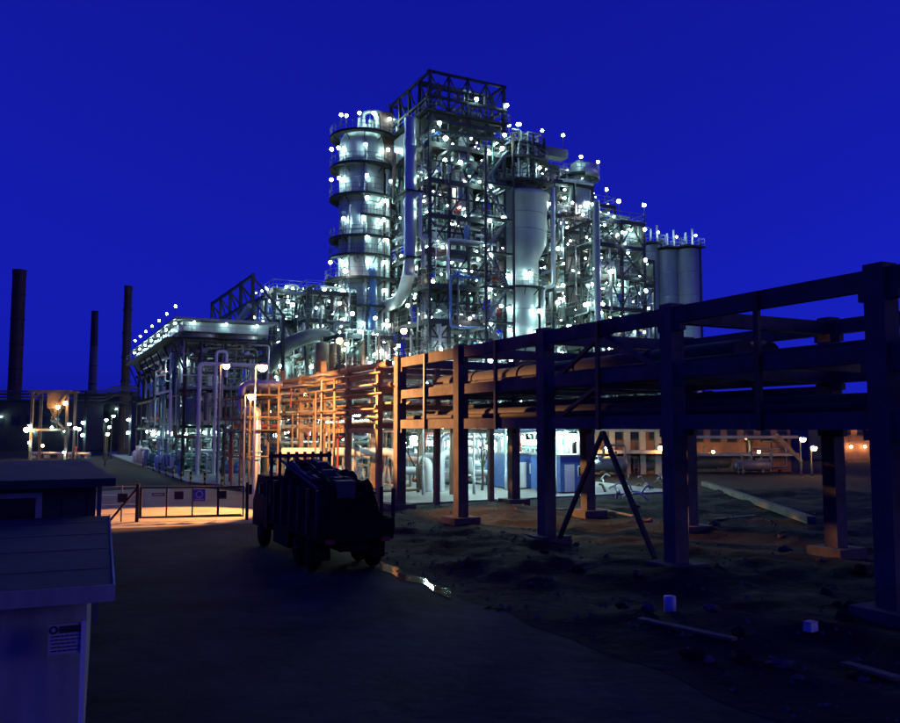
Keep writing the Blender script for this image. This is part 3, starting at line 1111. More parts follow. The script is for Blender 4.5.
# lower units
unit('process_unit', 'low crowded process unit below the fractionating column', 338, 93, 6.6, 9, 2, 2, [4.4, 8.2, 12, 15.6], 61, 95, 16, 34, warm=.2)
unit('process_unit', 'crowded process unit between the fractionating column and the slanting gantry', 306, 98, 6, 10, 2, 2, [5, 9.5, 14, 18, 21.5], 62, 110, 18, 40, plates=.5)
unit('process_unit', 'process unit of pipes and exchangers beside the slanting gantry', 272, 103, 6, 10, 2, 2, [5, 10, 14.5, 18.5, 22.5], 63, 100, 16, 38, plates=.45)
unit('process_unit', 'low process unit at the foot of the tallest structure', 404, 92, 11, 5, 3, 1, [4.2, 8.4, 12.2], 64, 100, 16, 30, warm=.2)
unit('process_unit', 'low process unit in front of the flared regenerator', 505, 97, 9, 6, 3, 1, [4.5, 8.8, 12.6], 65, 90, 16, 24)
unit('process_unit', 'dense process unit behind the flared regenerator', 540, 119, 7, 7, 3, 2, [5, 10, 15, 20, 25, 30, 35, 40, 43.5], 66, 130, 20, 40, plates=.8)
unit('process_unit', 'tall process unit between the curved top platform and the braced structure', 584, 116, 6, 7, 2, 2, [5, 10, 15, 20, 24.5, 29, 33.5, 37.5], 67, 140, 20, 48, plates=.8)
unit('process_unit', 'process unit standing between the braced structure and the pale silos', 622, 112, 6, 7, 2, 2, [5, 10, 15, 20, 25, 28.5], 68, 120, 18, 40, plates=.8)

# horizontal vessel with a hood left of the fractionating column
TU, TV = UVof(at(321, 427, 94))
for k in range(2):
    t = plant('upright_tank', ('upright rust streaked tank with a ladder, below the broad curved duct', 'upright rust streaked tank without ladder, paired with one that has a ladder')[k], 'tank', TU, TV + k * 1.75)
    drum(t, (0, 0, .2), .8, 14.6, 'z', 'rust', 'tank_shell', 18)
    for q in range(4):
        a_ = q * math.pi / 2 + .5
        MB().box((.7 * math.cos(a_), .7 * math.sin(a_), .45), (.16, .16, .8)).build('leg', 'steel', t)
    if k == 0:
        ladder(t, -.9, -.2, .3, 14.4, 1, 0)
t = plant('curved_duct', 'broad grey duct arching over the upright tanks', 'duct', TU, TV)
mb = MB()
mb.tube([(-6.4, 3.3, 10.4), (-3.7, 2.9, 14.5), (0, 2.4, 16.0), (3.5, 5, 15.6), (3.5, 5, 11)], .86, 18, 0, 2.4)
mb.build('duct_run', 'pipe_dark', t)
for x_, y_, z_ in ((-6.4, 3.3, 10.2), (3.5, 5, 11)):
    MB().box((x_, y_, z_ / 2), (.5, .5, z_)).build('leg', 'steel', t)

# ================================================================== SILOS
for k, (px, D, r_, top, lab) in enumerate(((656, 128, 1.25, 246, 'pale silo half hidden by the braced structure'),
                                           (673, 127, 1.55, 251, 'middle silo of the row, in pale concrete'),
                                           (692, 126, 1.62, 250, 'outermost pale silo of the row, standing clear against the sky'))):
    p = at(px, 427, D)
    h = zpx(top, D)
    s_ = thing('silo', lab, 'silo', (p.x, p.y, 0), A_ROT, 'pale silos beside the plant')
    mb = MB()
    mb.lathe([(r_, .05), (r_, h), (r_ * .9, h + .05), (.01, h + .4)], 28)
    mb.build('shell', 'vessel', s_)
    for q in range(1, 9):
        zb = h * q / 9
        MB().lathe([(r_, zb - .06), (r_ + .04, zb - .06), (r_ + .04, zb + .06), (r_, zb + .06)], 28).build('hoop', 'clad_dull', s_)
    pl = MB()
    pl.box((0, 0, h + .3), (r_ * 2.3, r_ * 2.3, .25))
    pl = pl.build('roof_deck', 'steel', s_)
    railing(pl, [(-r_ * 1.1, -r_ * 1.1), (r_ * 1.1, -r_ * 1.1), (r_ * 1.1, r_ * 1.1), (-r_ * 1.1, r_ * 1.1)], h + .42, 1.2, True, 'galv', 1)
    for q in range(3):
        x_, y_ = (-.8, .1, .8)[q], (-.4, .5, -.2)[q]
        MB().tube([(x_, y_, h + .4), (x_, y_, h + 2.4 + q * .5)], .16, 8).build('vent', 'clad', s_)
    lamp(s_, (0.3, -r_ * .9, h + .4), 'post', 'mercury', 0, .8)
    MB().tube([(r_ * .75, -r_ * .85, .1), (r_ * .75, -r_ * .85, h + 1.2)], .18, 8).build('downpipe', 'steel', s_)

# ================================================================== AIR COOLER BANK ON ITS RACK
ra = random.Random(71)
ac = plant('air_cooler_bank', 'long raised bank of air coolers with a bright eaves and lamps along its roof edge', 'air cooler', 40.2, -6.3)
LA, WA = 41.0, 9.1
ya = [LA * k / 7 for k in range(8)]
for y in ya:
    for x in (.5, 4.5, 8.6):
        MB().box((x, y + .2, 7.0), (.32, .32, 13.8)).build('column', 'steel', ac)
    for z in (5.2, 8.8, 12.4, 13.9):
        MB().box((WA / 2, y + .2, z - .15), (WA, .24, .3)).build('cross_beam', 'steel', ac)
    mb = MB()
    mb.bar((.5, y + .2, 10.6), (-.8, y + .2, 13.6), .16)
    mb.build('brace', 'steel', ac)
for z in (5.2, 8.8, 12.4, 13.9):
    for x in (.5, 8.6):
        MB().box((x, LA / 2, z - .46), (.2, LA, .3)).build('beam', 'steel', ac)
wk = MB().box((-.7, LA / 2, 13.96), (1.4, LA + 1, .1)).build('walkway', 'grating', ac)
railing(wk, [(-1.35, -.5), (-1.35, LA + .5)], 14.0, 1.1, False)
wk = MB().box((WA / 2, -.9, 13.96), (WA + 1, 1.4, .1)).build('walkway', 'grating', ac)
railing(wk, [(-1.3, -1.55), (WA + .4, -1.55)], 14.0, 1.1, False)
for k in range(7):
    y = ya[k]
    mb = MB()
    mb.box((WA / 2, y + LA / 14, 15.2), (WA - .3, LA / 7 - .12, 1.0))
    b = mb.build('cooler_bay', 'clad_dull', ac)
    for x in (2.4, 6.6):
        mb = MB()
        mb.lathe([(1.9, 14.7), (1.7, 14.2), (1.9, 13.98)], 18, 0, (x, y + LA / 14))
        mb.build('fan_ring', 'clad', b)
    MB().box((.02, y + LA / 14, 15.0), (.5, LA / 7 - .4, .7)).build('header_box', 'clad', b)
    for q in range(3):
        MB().tube([(-.1, y + 1 + q * 1.6, 15.0), (-.1, y + 1 + q * 1.6, 13.0), (.9, y + 1 + q * 1.6, 13.0), (.9, y + 1 + q * 1.6, 9)], .12, 6).build('pipe', ra.choice(('clad', 'clad_dull')), b)
rf_ = MB()
rf_.box((WA / 2, LA / 2, 15.95), (WA + 1.4, LA + 1.2, .12))
rf_.box((WA / 2, -.62, 15.92), (WA + 1.4, .1, .26))
rf_.box((-.72, LA / 2, 15.92), (.1, LA + 1.1, .24))
rf_.build('roof', 'clad_dull', ac)
for k in range(7):
    lamp(ac, (-.5, .6 + k * LA / 6.6, 16.0), 'post', 'mercury', 0, .62)
for k in range(7):
    lamp(ac, (-.55, .4 + k * LA / 6.6, 15.9), 'pendant', 'mercury', 0, .7)
for k in range(3):
    lamp(ac, (1.2 + k * 3.2, -.5, 15.9), 'pendant', 'mercury', 0, .55)
for k in range(18):
    lamp(ac, (ra.uniform(-.6, 8), ra.uniform(-1, 30), ra.choice((4.9, 8.5, 12.1))), 'pendant', 'mercury', 0, ra.uniform(.7, 1.1))
for z in (5.2, 8.8, 12.4):
    for _ in range(8):
        x, r_ = ra.uniform(.7, 8.3), ra.choice((.1, .14, .2, .28))
        pipe(ac, [(x, -1, z + r_), (x, LA * ra.uniform(.5, 1), z + r_)], r_, ra.choice(PIPE_MATS), 8, ra)
rand_pipes(ac, (-.6, 8.8, -1.9, 6, 4, 13.6), 60, ra, (.07, .22), (2, 5))
rand_pipes(ac, (-.5, 8.8, -1.4, 34, .4, 13.5), 110, ra, (.08, .26), (2, 5))
equip(ac, [0, 9], [-1.5, 26], [4.8, 8.5], 26, ra)
clutter(ac, (-.6, 8.5, -1.5, 24, 0, 0), 70, ra, [.12, .12, 5.2, 8.8])
rand_pipes(ac, (-.5, 8.8, -1.6, 30, .2, 5.0), 70, ra, (.07, .24), (2, 5), ['clad', 'vessel_white', 'clad_dull', 'pipe_green', 'clad'])
for k in range(16):
    lamp(ac, (ra.uniform(-.3, 5), ra.uniform(0, 34), 4.88), 'pendant', 'mercury', 0, ra.uniform(.6, 1.25))
for k in range(12):
    drum(ac, (-.1 + ra.uniform(-.2, .6), 1 + k * 3.1, .15), ra.uniform(.3, .5), ra.uniform(1.4, 2.6), 'z', ra.choice(('vessel_white', 'clad', 'pipe_green', 'clad_dull')), 'filter_pot', 12)
pipe(ac, [(1.6, -1.9, .3), (1.6, -1.9, 11.3), (7.5, -1.9, 11.3)], .2, 'vessel_white', 10, ra)
pipe(ac, [(3.2, -1.9, .3), (3.2, -1.9, 12.6), (4.2, -1.9, 12.6), (4.2, -1.9, 10)], .16, 'vessel_white', 10, ra)
pipe(ac, [(-1.0, -1.2, 4.0), (-1.0, -1.2, 8.6), (-1.0, 9, 8.6)], .14, 'vessel_white', 10, ra)

# gantry of beams above the cooler bank
gt = plant('slanting_gantry', 'dark skeletal gantry rising behind the air cooler bank', 'gantry', *UVof(at(250, 427, 92)))
for y in (0, 6, 12, 18, 24):
    MB().box((0, y, 11.2), (.34, .34, 22.4)).build('column', 'steel', gt)
    MB().box((3.6, y, 9.0), (.34, .34, 18)).build('column', 'steel', gt)
    mb = MB()
    mb.bar((0, y, 22), (3.6, y, 17.8), .2)
    mb.build('rafter', 'steel', gt)
for z in (22.3, 19.4, 17.6):
    MB().box((0, 12, z - .15), (.26, 24.3, .34)).build('beam', 'steel', gt)
for k in range(4):
    mb = MB()
    mb.bar((0, k * 6, 17.6), (0, k * 6 + 6, 22), .14)
    mb.build('brace', 'steel', gt)
mb = MB()
mb.bar((-.4, -.5, 18.6), (-3.2, 16, 11), .5)
mb.build('inclined_chute', 'clad_dull', gt)

# ================================================================== FAR CHIMNEYS
def chimney(name, label, pxt, pyt, pxb, wpx, wtop, D, m, band=None):
    p = at(pxb, 427, D)
    h = zpx(pyt, D)
    rb, rt = wpx / 2 * D / FPX, wtop / 2 * D / FPX
    t = thing(name, label, 'chimney', (p.x, p.y, 0), 0)
    mb = MB()
    zs_ = h * (band or 1.0)
    rm = rb + (rt - rb) * (zs_ / h)
    mb.lathe([(rb * 1.12, 0), (rb, h * .05), (rm, zs_)], 24)
    mb.build('shaft', m, t)
    for k in range(1, 7):
        zb = h * k / 7
        rz_ = rb + (rt - rb) * (zb / h)
        if zb < zs_ - 1:
            MB().lathe([(rz_, zb - .2), (rz_ + .12, zb - .2), (rz_ + .12, zb + .2), (rz_, zb + .2)], 24).build('band', 'steel', t)
    ladder(t, (rb + .1) * .7, -(rb + .1) * .75, 1, h - 1, -.7, .7)
    mb = MB()
    if band:
        mb.lathe([(rm, zs_), (rt, h), (rt * .8, h), (rt * .8, h - 1)], 24)
        mb.build('dark_top', 'stack_brick', t)
    else:
        mb.lathe([(rt * 1.06, h - 1.2), (rt * 1.06, h), (rt * .8, h), (rt * .8, h - 1)], 24)
        mb.build('rim', 'stack_brick', t)
    return t


chimney('chimney', 'wide dark brick chimney standing apart beyond the huts', 17, 270, 13, 13, 12.5, 230, 'stack_brick')
chimney('chimney', 'slim pale chimney with a dark top', 93, 311, 91, 9, 6.5, 330, 'stack_pale', .72)
chimney('chimney', 'dark chimney close behind the air cooler bank', 128, 286, 124, 9, 7.5, 150, 'stack_brick')

# ================================================================== FAR WORKS BEYOND THE LANE
rw = random.Random(81)


def block(name, label, px0, px1, py_top, D, depth, m, mroof='steel', windows=0):
    a, b = at(px0, 427, D), at(px1, 427, D)
    h = zpx(py_top, D)
    w = (b - a).length
    t = thing(name, label, 'building', ((a.x + b.x) / 2, D, 0), 0)
    MB().box((0, depth / 2, h / 2), (w, depth, h)).build('wall', m, t)
    MB().box((0, depth / 2, h + .15), (w + .8, depth + .8, .3)).build('roof', mroof, t)
    for k in range(windows):
        x = -w / 2 + w * (k + .5) / windows
        f = MB().box((x, -.03, h * .62), (w / windows * .6, .08, h * .22)).build('window', 'steel', t)
        MB().box((x, -.09, h * .62), (w / windows * .5, .05, h * .17)).build('pane', 'glass', f)
    return t, w, h


t, w, h = block('works_building', 'low dark works building between the slim pale chimney and the lane', 72, 118, 396, 190, 18, 'hut_dark', 'steel', 6)
for x, z in ((-5, 6), (1, 5), (5, 9)):
    lamp(t, (x, -.05, z), 'bracket', 'mercury', 0, .8)
t, w, h = block('works_building', 'long dark shed behind the orange lit frame', -40, 70, 402, 170, 16, 'hut_dark', 'steel', 7)
for x, z in ((-9, 5), (-3, 7), (4, 4), (8.5, 6.4), (10.5, 4)):
    lamp(t, (x, -.05, z), 'bracket', 'mercury', 0, .8)

p = at(49, 427, 125)
of = thing('lit_frame', 'small steel frame with a hopper glowing orange under a lamp, beyond the huts', 'steel structure', (p.x, p.y, 0), .15)
wf = 33 / FPX * 125
hf = zpx(390, 125)
for x in (-wf / 2, wf / 2):
    for y in (0, 4):
        MB().box((x, y, hf / 2), (.38, .38, hf)).build('column', 'rust', of)
for z in (hf, hf * .45):
    for y in (0, 4):
        MB().box((0, y, z - .2), (wf + 1.2, .3, .36)).build('beam', 'rust', of)
mb = MB()
mb.bar((wf / 2, 0, hf - .3), (.3, 0, hf * .55), .3)
mb.bar((wf / 2, 0, hf * .42), (.3, 0, hf * .62), .3)
mb.bar((-wf / 2, 0, hf - 1.4), (-wf / 2 + 1.2, 0, hf - .3), .26)
mb.build('brace', 'rust', of)
mb = MB()
mb.box((.4, 1.6, hf - 1.6), (2.0, 2.0, 2.4))
mb.lathe([(.3, hf - 4.2), (1.0, hf - 2.8)], 4, 0, (.4, 1.6))
mb.build('hopper', 'rust', of)
lamp(of, (1.2, -.1, hf * .45), 'post', 'sodium', 0, 1.6)
lamp(of, (-wf / 2 - .2, -.2, hf * .4), 'bracket', 'sodium', 0, 1.9)
lamp(of, (wf / 2, -.2, hf * .78), 'bracket', 'sodium', 0, 1.5)
for x, y, z in ((-wf / 2, -.2, 2.5), (.6, -.1, hf * .45), (-wf / 2, -.2, 5.0), (wf / 2, -.2, 1.0)):
    lamp(of, (x, y, z), 'bracket', 'mercury', 0, .9)

# pipe bridge across the lane, far end
pb = thing('pipe_bridge', 'dark pipe bridge spanning the far end of the lane', 'pipe bridge', (at(30, 427, 140).x, 140, 0), 0)
wb = 100 / FPX * 140
for x in (-wb * .35, wb * .1, wb * .55, wb):
    MB().box((x, 0, 5.5), (.4, .4, 11)).build('column', 'steel', pb)
for z in (9.2, 10.6):
    MB().box((wb * .3, 0, z), (wb * 1.5, .4, .3)).build('beam', 'steel', pb)
for k in range(4):
    pipe(pb, [(-wb * .5, .6, 9.6 + k * .5), (wb * .72, .6, 9.6 + k * .5), (wb * .82, .6, 10.4 + k * .5), (wb * 1.05, .6, 10.4 + k * .5)], .16, 'pipe_dark', 8, rw)
for x, z_ in ((wb * .55, 5.5), (wb * .55, 3.4), (wb, 6.0), (wb, 3.8)):
    lamp(pb, (x, -.2, z_), 'bracket', 'mercury', 0, 1.2)
lp = 0
for px, py, D, kd in ((68, 424, 118, 'mercury'), (74, 428, 112, 'mercury'), (78, 429, 112, 'mercury_warm'), (105, 420, 128, 'mercury'), (112, 416, 128, 'mercury'), (108, 427, 122, 'mercury'), (106, 434, 106, 'sodium')):
    q = at(px, py, D)
    lamp_post('lamp_post', 'short street lamp among the far works beyond the lane', (q.x, q.y, 0), q.z - .12, kd, (.3, -.2), 'lamps of the far works', gr=.22, pm='steel')
# low orange lit pipes on sleepers beyond the hut
for k, (xa, xb, py) in enumerate(((30, 64, 458), (66, 90, 458.5), (56, 102, 443))):
    a, b = gnd(xa, py), gnd(xb, py + .2)
    t = thing('ground_pipe', ('orange lit pipe on low sleepers behind the hut roof, the longer of two',
                              'orange lit pipe with a valve on low sleepers behind the hut roof',
                              'far pipe on sleepers across the lane end')[k], 'pipe', a, math.atan2(b.y - a.y, b.x - a.x))
    L = (b - a).length
    MB().tube([(0, 0, .75), (L, 0, .75)], .28, 10).build('pipe', 'clad', t)
    for q in (.1, .5, .9):
        MB().box((L * q, 0, .25), (.4, 1.0, .5)).build('sleeper', 'concrete', t)
    if k == 1:
        MB().tube([(L * .4, 0, .9), (L * .4, 0, 1.7), (L * .4 + .01, 0, 1.71), (L * .4, 0, 1.9)], [.16, .16, .4, .4], 8).build('valve', 'pipe_red', t)
    lamp(t, (L * .5, -1.2, .0), 'post', 'sodium', 0, 1.0 if k < 2 else 1.3)

# ================================================================== ORANGE LIT WORKS BEYOND THE RACK
t, w, h = block('pump_house', 'low brick pump house glowing orange, seen below the rack beams', 588, 664, 408, 88, 9, 'brick', 'steel', 4)
for k in range(5):
    MB().box((-w / 2 + w * (k + .5) / 5, -.35, h * .42), (.6, .6, h * .84)).build('pilaster', 'concrete', t)
cp = MB().box((0, -1.2, 2.4), (w + .6, 2.2, .35)).build('canopy', 'concrete', t)
MB().box((0, -1.2, h * .66), (w + .4, 1.4, .3)).build('ledge', 'concrete', t)
for x in (-2.6, 2.9):
    lamp(t, (x, -2.2, 2.58), 'bracket', 'sodium', 0, 1.2)
for x in (-2, 2):
    lamp(t, (x, -1.2, h * .66 + .15), 'bracket', 'sodium', 0, .9)
t, w, h = block('loading_shed', 'long low shed with orange lit eaves and handrail beyond the pump house', 690, 790, 414, 92, 10, 'brick', 'rust', 6)
for z in (2.0, 3.9):
    MB().box((0, -1.4, z), (w, 1.6, .3)).build('loading_deck', 'concrete', t)
mb = MB()
mb.bar((w * .28, -2.2, 4.2), (w * .52, -2.2, 1.2), .35)
mb.build('ramp', 'rust', t)
for x in (-3.6, 1.4):
    lamp(t, (x, -1.2, 2.15), 'bracket', 'sodium', 0, .8)
for px_, py_, lb_ in ((800, 439, 'taller sodium lamp on a short post beyond the loading shed'), (811, 448, 'lower sodium lamp on a stub post beyond the loading shed')):
    q_ = at(px_, py_, 84)
    lamp_post('lamp_post', lb_, (q_.x, q_.y, 0), q_.z - .12, 'sodium', (.2, -.2), gr=.3, pm='steel')
t, w, h = block('storage_tank_house', 'far low building with a lamp beyond the right hand columns', 838, 900, 409, 120, 10, 'brick', 'rust', 4)
lamp(t, (-2.4, -.05, 5.5), 'bracket', 'sodium', 0, 1.2)
for x in (-3, -1, 1.6):
    lamp(t, (x, -.05, 2.0), 'bracket', 'sodium', 0, .9)

# dark clutter in front of the orange lit works
ro = random.Random(61)
for k, (px, py, L_, r_, lab) in enumerate(((604, 476, 5.0, .8, 'dark horizontal drum on saddles before the pump house'), (646, 474, 3.6, .65, 'short dark drum on saddles beside the pump house corner'),
                                          (704, 472, 6.0, .7, 'long dark drum on saddles before the loading shed'), (752, 474, 4.2, .6, 'small dark drum on saddles by the loading ramp'))):
    q = gnd(px, py)
    t = thing('storage_drum', lab, 'drum', (q.x, q.y, 0), .1)
    drum(t, (-L_ / 2, 0, r_ * 1.5), r_, L_, 'x', 'pipe_dark', 'drum_shell', 16)
    pipe(t, [(0, 0, r_ * 2.4), (0, 0, r_ * 2.4 + 1.2), (ro.uniform(1.5, 3), 0, r_ * 2.4 + 1.2), (ro.uniform(1.5, 3), 0, .2)], .14, 'pipe_dark', 8, ro)
    ladder(t, -L_ / 2 + .5, -r_ - .15, 0, r_ * 2.6, 0, 1)
for k, (px, py, lab) in enumerate(((628, 470, 'pipe trestle tangled with thin pipes before the pump house'), (730, 470, 'pipe trestle tangled with thin pipes before the loading shed'), (772, 472, 'low pipe trestle under the loading ramp'))):
    q = gnd(px, py)
    t = thing('pipe_trestle', lab, 'pipework', (q.x, q.y, 0), .2)
    for x in (-2.4, 0, 2.4):
        MB().box((x, 0, 1.9), (.2, .2, 3.8)).build('post', 'steel', t)
    for z in (2.2, 3.7):
        MB().box((0, 0, z), (5.4, .22, .22)).build('beam', 'steel', t)
    rand_pipes(t, (-2.6, 2.6, -.8, .8, .2, 4.2), 16, ro, (.05, .16), (2, 4), ['pipe_dark', 'rust', 'steel', 'clad_dull'])

# ================================================================== YARD BETWEEN RACK AND TOWERS
ry = random.Random(91)
ym = plant('yard_manifold', 'bright tangle of lagged pipes and pumps on the yard slab behind the rack', 'pipework', 14, 11)
rand_pipes(ym, (0, 15, 0, 14, .3, 4.6), 75, ry, (.08, .26), (2, 5), ['vessel_white', 'clad', 'vessel_white', 'pipe_green', 'clad_dull', 'pipe_red'])
clutter(ym, (0, 15, 0, 12, 0, 0), 50, ry, [.12])
for _ in range(16):
    lamp(ym, (ry.uniform(0, 14), ry.uniform(0, 10), .12), 'post', 'mercury', 0, ry.uniform(1.5, 2.1))
for _ in range(8):
    drum(ym, (ry.uniform(1, 14), ry.uniform(3, 13), .15), ry.uniform(.5, .9), ry.uniform(2, 3.6), 'z', ry.choice(('vessel_white', 'clad', 'clad_dull')), 'drum', 14)
yp = plant('yard_pipe_loop', 'white lagged pipe loop standing over the bright yard behind the rack', 'pipe', *UVof(gnd(441, 493)))
pipe(yp, [(-1.0, 3.5, 2.4), (-1.0, 0, 2.4), (-1.0, 0, .2)], .28, 'vessel_white', 12, ry)
pipe(yp, [(0, 0, .15), (0, 0, 3.0), (4.6, 0, 3.0)], .3, 'vessel_white', 12, ry)
pipe(yp, [(.8, 1.5, .15), (.8, 1.5, 4.2), (6, 1.5, 4.2), (6, 1.5, 1)], .22, 'clad', 12, ry)
for k, (xa, xb, py, D, r_) in enumerate(((282, 396, 452, 62, .32), (352, 470, 456, 68, .26), (410, 560, 443, 74, .3))):
    a, b = at(xa, py, D), at(xb, py, D)
    t = thing('lagged_pipe', ('white lagged pipe on trestles behind the truck', 'thinner white lagged pipe on trestles in the yard', 'high white lagged pipe crossing the yard')[k], 'pipe', (a.x, a.y, .12), 0)
    L = b.x - a.x
    z = a.z - .12
    pipe(t, [(0, 0, z), (L, 0, z), (L, 0, z - 1.4), (L + 1.5, 0, z - 1.4)], r_, 'vessel_white', 12, ry)
    for q in (.08, .36, .64, .92):
        mb = MB()
        mb.bar((L * q - .35, 0, 0), (L * q, 0, z - r_), .14)
        mb.bar((L * q + .35, 0, 0), (L * q, 0, z - r_), .14)
        mb.build('trestle', 'galv', t)


def pump(px, py, label, m, s=1.0):
    g_ = gnd(px, py, .12)
    t = thing('pump_set', label, 'pump', (g_.x, g_.y, .12), A_ROT + ry.uniform(-.3, .3))
    MB().box((0, 0, .18 * s), (2.0 * s, .8 * s, .36 * s)).build('plinth', 'concrete', t)
    MB().lathe([(.01, -.9 * s), (.3 * s, -.88 * s), (.3 * s, 0), (.01, .02)], 12, 0, (0, .72 * s), 'x').build('motor', m, t)
    MB().lathe([(.01, .25 * s), (.42 * s, .3 * s), (.42 * s, .65 * s), (.01, .7 * s)], 14, 0, (0, .72 * s), 'x').build('casing', 'clad_dull', t)
    MB().tube([(.45 * s, 0, 1.0 * s), (.45 * s, 0, 2.3 * s), (.45 * s, 1.6, 2.3 * s)], .14 * s, 10, 0, .3).build('discharge_pipe', 'clad', t)
    return t


for a in ((437, 472, 'red motored pump set in the bright yard beside the pipe loop', 'pipe_red', 1.3), (462, 476, 'blue motored pump set behind the second rack column', 'pipe_blue', 1.1),
          (410, 480, 'green motored pump set beside the first rack column', 'pipe_green', 1.2), (486, 474, 'dark pump set beside the bare tree', 'pipe_dark', 1.2),
          (424, 468, 'white lagged pump set far back in the bright yard', 'vessel_white', 1.3), (505, 478, 'yellow pump set by the blue cabin', 'yellow', 1.1)):
    pump(*a)


def cabin(px, py, label, m, w=2.6, h=2.6, d=5.0):
    g_ = gnd(px, py, .12)
    t = thing('site_cabin', label, 'cabin', (g_.x, g_.y, .12), A_ROT)
    MB().box((0, d / 2, h / 2 + .1), (w, d, h)).build('wall', m, t)
    MB().box((0, d / 2, h + .17), (w + .2, d + .2, .12)).build('roof', 'steel_grey', t)
    MB().box((-.4, -.03, 1.1), (.85, .07, 2.0)).build('door', 'white_paint', t)
    f = MB().box((.75, -.03, 1.6), (.8, .07, .8)).build('window', 'white_paint', t)
    MB().box((.75, -.08, 1.6), (.66, .04, .66)).build('pane', 'glass', f)
    return t


cabin(526, 489, 'blue steel site cabin standing in the yard behind the rack', 'pipe_blue', 2.8, 2.6, 4.0)
cabin(574, 493, 'dark blue site cabin next to the raking struts', 'pipe_blue', 2.4, 2.6, 4.0)
cabin(500, 470, 'white site cabin far back in the bright yard', 'white_paint', 5.0, 3.2)

# valve heap and drums by the lane
for k, (px, py) in enumerate(((214, 474), (219, 473.2), (226, 475), (231, 474), (236, 476))):
    g_ = gnd(px, py)
    t = thing('oil_drum', 'blue steel oil drum standing by the lane below the pipework', 'drum', (g_.x, g_.y, .12), 0, 'blue drums by the lane')
    sc = 1.45
    MB().lathe([(.01, 0), (.29 * sc, 0), (.29 * sc, .28 * sc), (.305 * sc, .3 * sc), (.29 * sc, .32 * sc), (.29 * sc, .6 * sc), (.305 * sc, .62 * sc), (.29 * sc, .64 * sc), (.29 * sc, .88 * sc), (.01, .88 * sc)], 16).build('barrel', 'pipe_blue', t)
    MB().lathe([(.05 * sc, .88 * sc), (.05 * sc, .92 * sc), (.01, .92 * sc)], 8, 0, (.15 * sc, 0)).build('bung', 'steel', t)
# striped marker posts along the kerb
for k in range(13):
    if k < 8:
        q = W(30 + (7 - k) * 5.0 - 1, -6.85)
    else:
        f_ = (k - 7) / 5.5
        q = W(30 - 15 * f_, -6.9 + 5.1 * f_)
    t = thing('marker_post', 'short marker post with black and yellow stripes along the kerb', 'bollard', (q.x, q.y, .0), 0, 'striped posts along the kerb')
    for i in range(5):
        MB().tube([(0, 0, i * .22), (0, 0, i * .22 + .22)], .1, 8).build('band', 'yellow' if i % 2 else 'black', t)

# bare trees behind the rack
def bare_tree(px, py, label, h, seed):
    rt = random.Random(seed)
    g_ = gnd(px, py)
    t = thing('bare_tree', label, 'tree', (g_.x, g_.y, 0), 0)
    tr, cr = MB(), MB()

    def grow(p, d, L, r, depth):
        q = p + d * L
        mid = p + d * (L * .5) + Vector((rt.uniform(-.06, .06), rt.uniform(-.06, .06), 0)) * L
        (tr if depth == 0 else cr).tube([p, mid, q], [r, r * .85, r * .68], 6 if depth < 2 else 4, cap=False)
        if depth < 5:
            for _ in range(2 if depth else 3):
                nd = (d + Vector((rt.uniform(-1, 1), rt.uniform(-1, 1), rt.uniform(-.1, .7))) * .62).normalized()
                grow(q, nd, L * rt.uniform(.62, .85), r * .62, depth + 1)
    grow(Vector((0, 0, 0)), Vector((rt.uniform(-.1, .1), 0, 1)).normalized(), h * .3, .13, 0)
    tr.build('trunk', 'bark', t)
    cr.build('crown', 'bark', t)


bare_tree(418, 494, 'small bare tree with forked branches behind the first rack bay', 6.2, 3)
bare_tree(482, 492, 'small bare tree with forked branches behind the second rack bay', 6.0, 5)

# added fill lamps on poles behind the rack, to brighten the yard
for k, (px, py, zt) in enumerate(((423, 495, 5.6), (474, 494, 5.5), (506, 490, 5.6), (352, 488, 5.8), (318, 484, 5.8), (556, 494, 5.5), (448, 478, 6.0))):
    g_ = gnd(px, py, .12)
    lamp_post('lamp_post', 'added fill lamp on a post behind the rack, brightening the yard', (g_.x, g_.y, .12), zt, 'yard_fill', (.4, -.3), 'added fill lamps behind the rack', gr=.26)

# ================================================================== GATE
gp0, gp1 = gnd(140, 522), gnd(243, 520)
ga = math.atan2(gp1.y - gp0.y, gp1.x - gp0.x)
gl = (gp1 - gp0).length
gate = thing('road_gate', 'barred steel gate with hanging signs across the lane', 'gate', (gp0.x, gp0.y, .008), ga)
GH = 1.78
for z in (.22, GH):
    MB().box((gl / 2, 0, z), (gl - .1, .09, .09)).build('rail', 'black', gate)
for k in range(5):
    MB().box((gl * k / 4, 0, (GH + .22) / 2), (.12 if k in (0, 3) else .07, .1, GH - .13)).build('upright', 'black', gate)
MB().box((-.16, 0, 1.0), (.16, .16, 2.0)).build('gate_post', 'black', gate)
MB().box((gl + .2, 0, 1.0), (.16, .16, 2.0)).build('gate_post', 'black', gate)
mb = MB()
mb.bar((-.2, 0, 1.75), (-1.55, .15, .05), .1)
mb.build('stay', 'black', gate)
mb = MB()
mb.bar((.1, 0, .24), (gl - .1, .0, .30), .05)
mb.build('brace', 'black', gate)
for x, w_, h_, m_ in ((.9, .62, .16, 'sign_dark'), (1.95, .46, .42, 'sign_dark'), (3.0, .62, .6, 'sign_blue'), (4.2, .4, .42, 'sign_dark')):
    s_ = MB().box((x, -.09, GH - .42 if h_ > .2 else GH - .36), (w_, .03, h_)).build('sign', m_, gate)
    if m_ == 'sign_blue':
        MB().lathe([(.2, -.112), (.14, -.112)], 16, 0, (x, GH - .38), 'y').build('emblem', 'sign_white', s_)
        MB().box((x, -.112, GH - .64), (.44, .006, .05)).build('lettering', 'sign_white', s_)
    elif h_ < .2:
        MB().box((x, -.108, GH - .36), (.5, .006, .05)).build('lettering', 'sign_white', s_)
ff = thing('wire_fence', 'short wire fence with a dark notice between gate and hut', 'fence', (gp0.x, gp0.y, .008), ga)
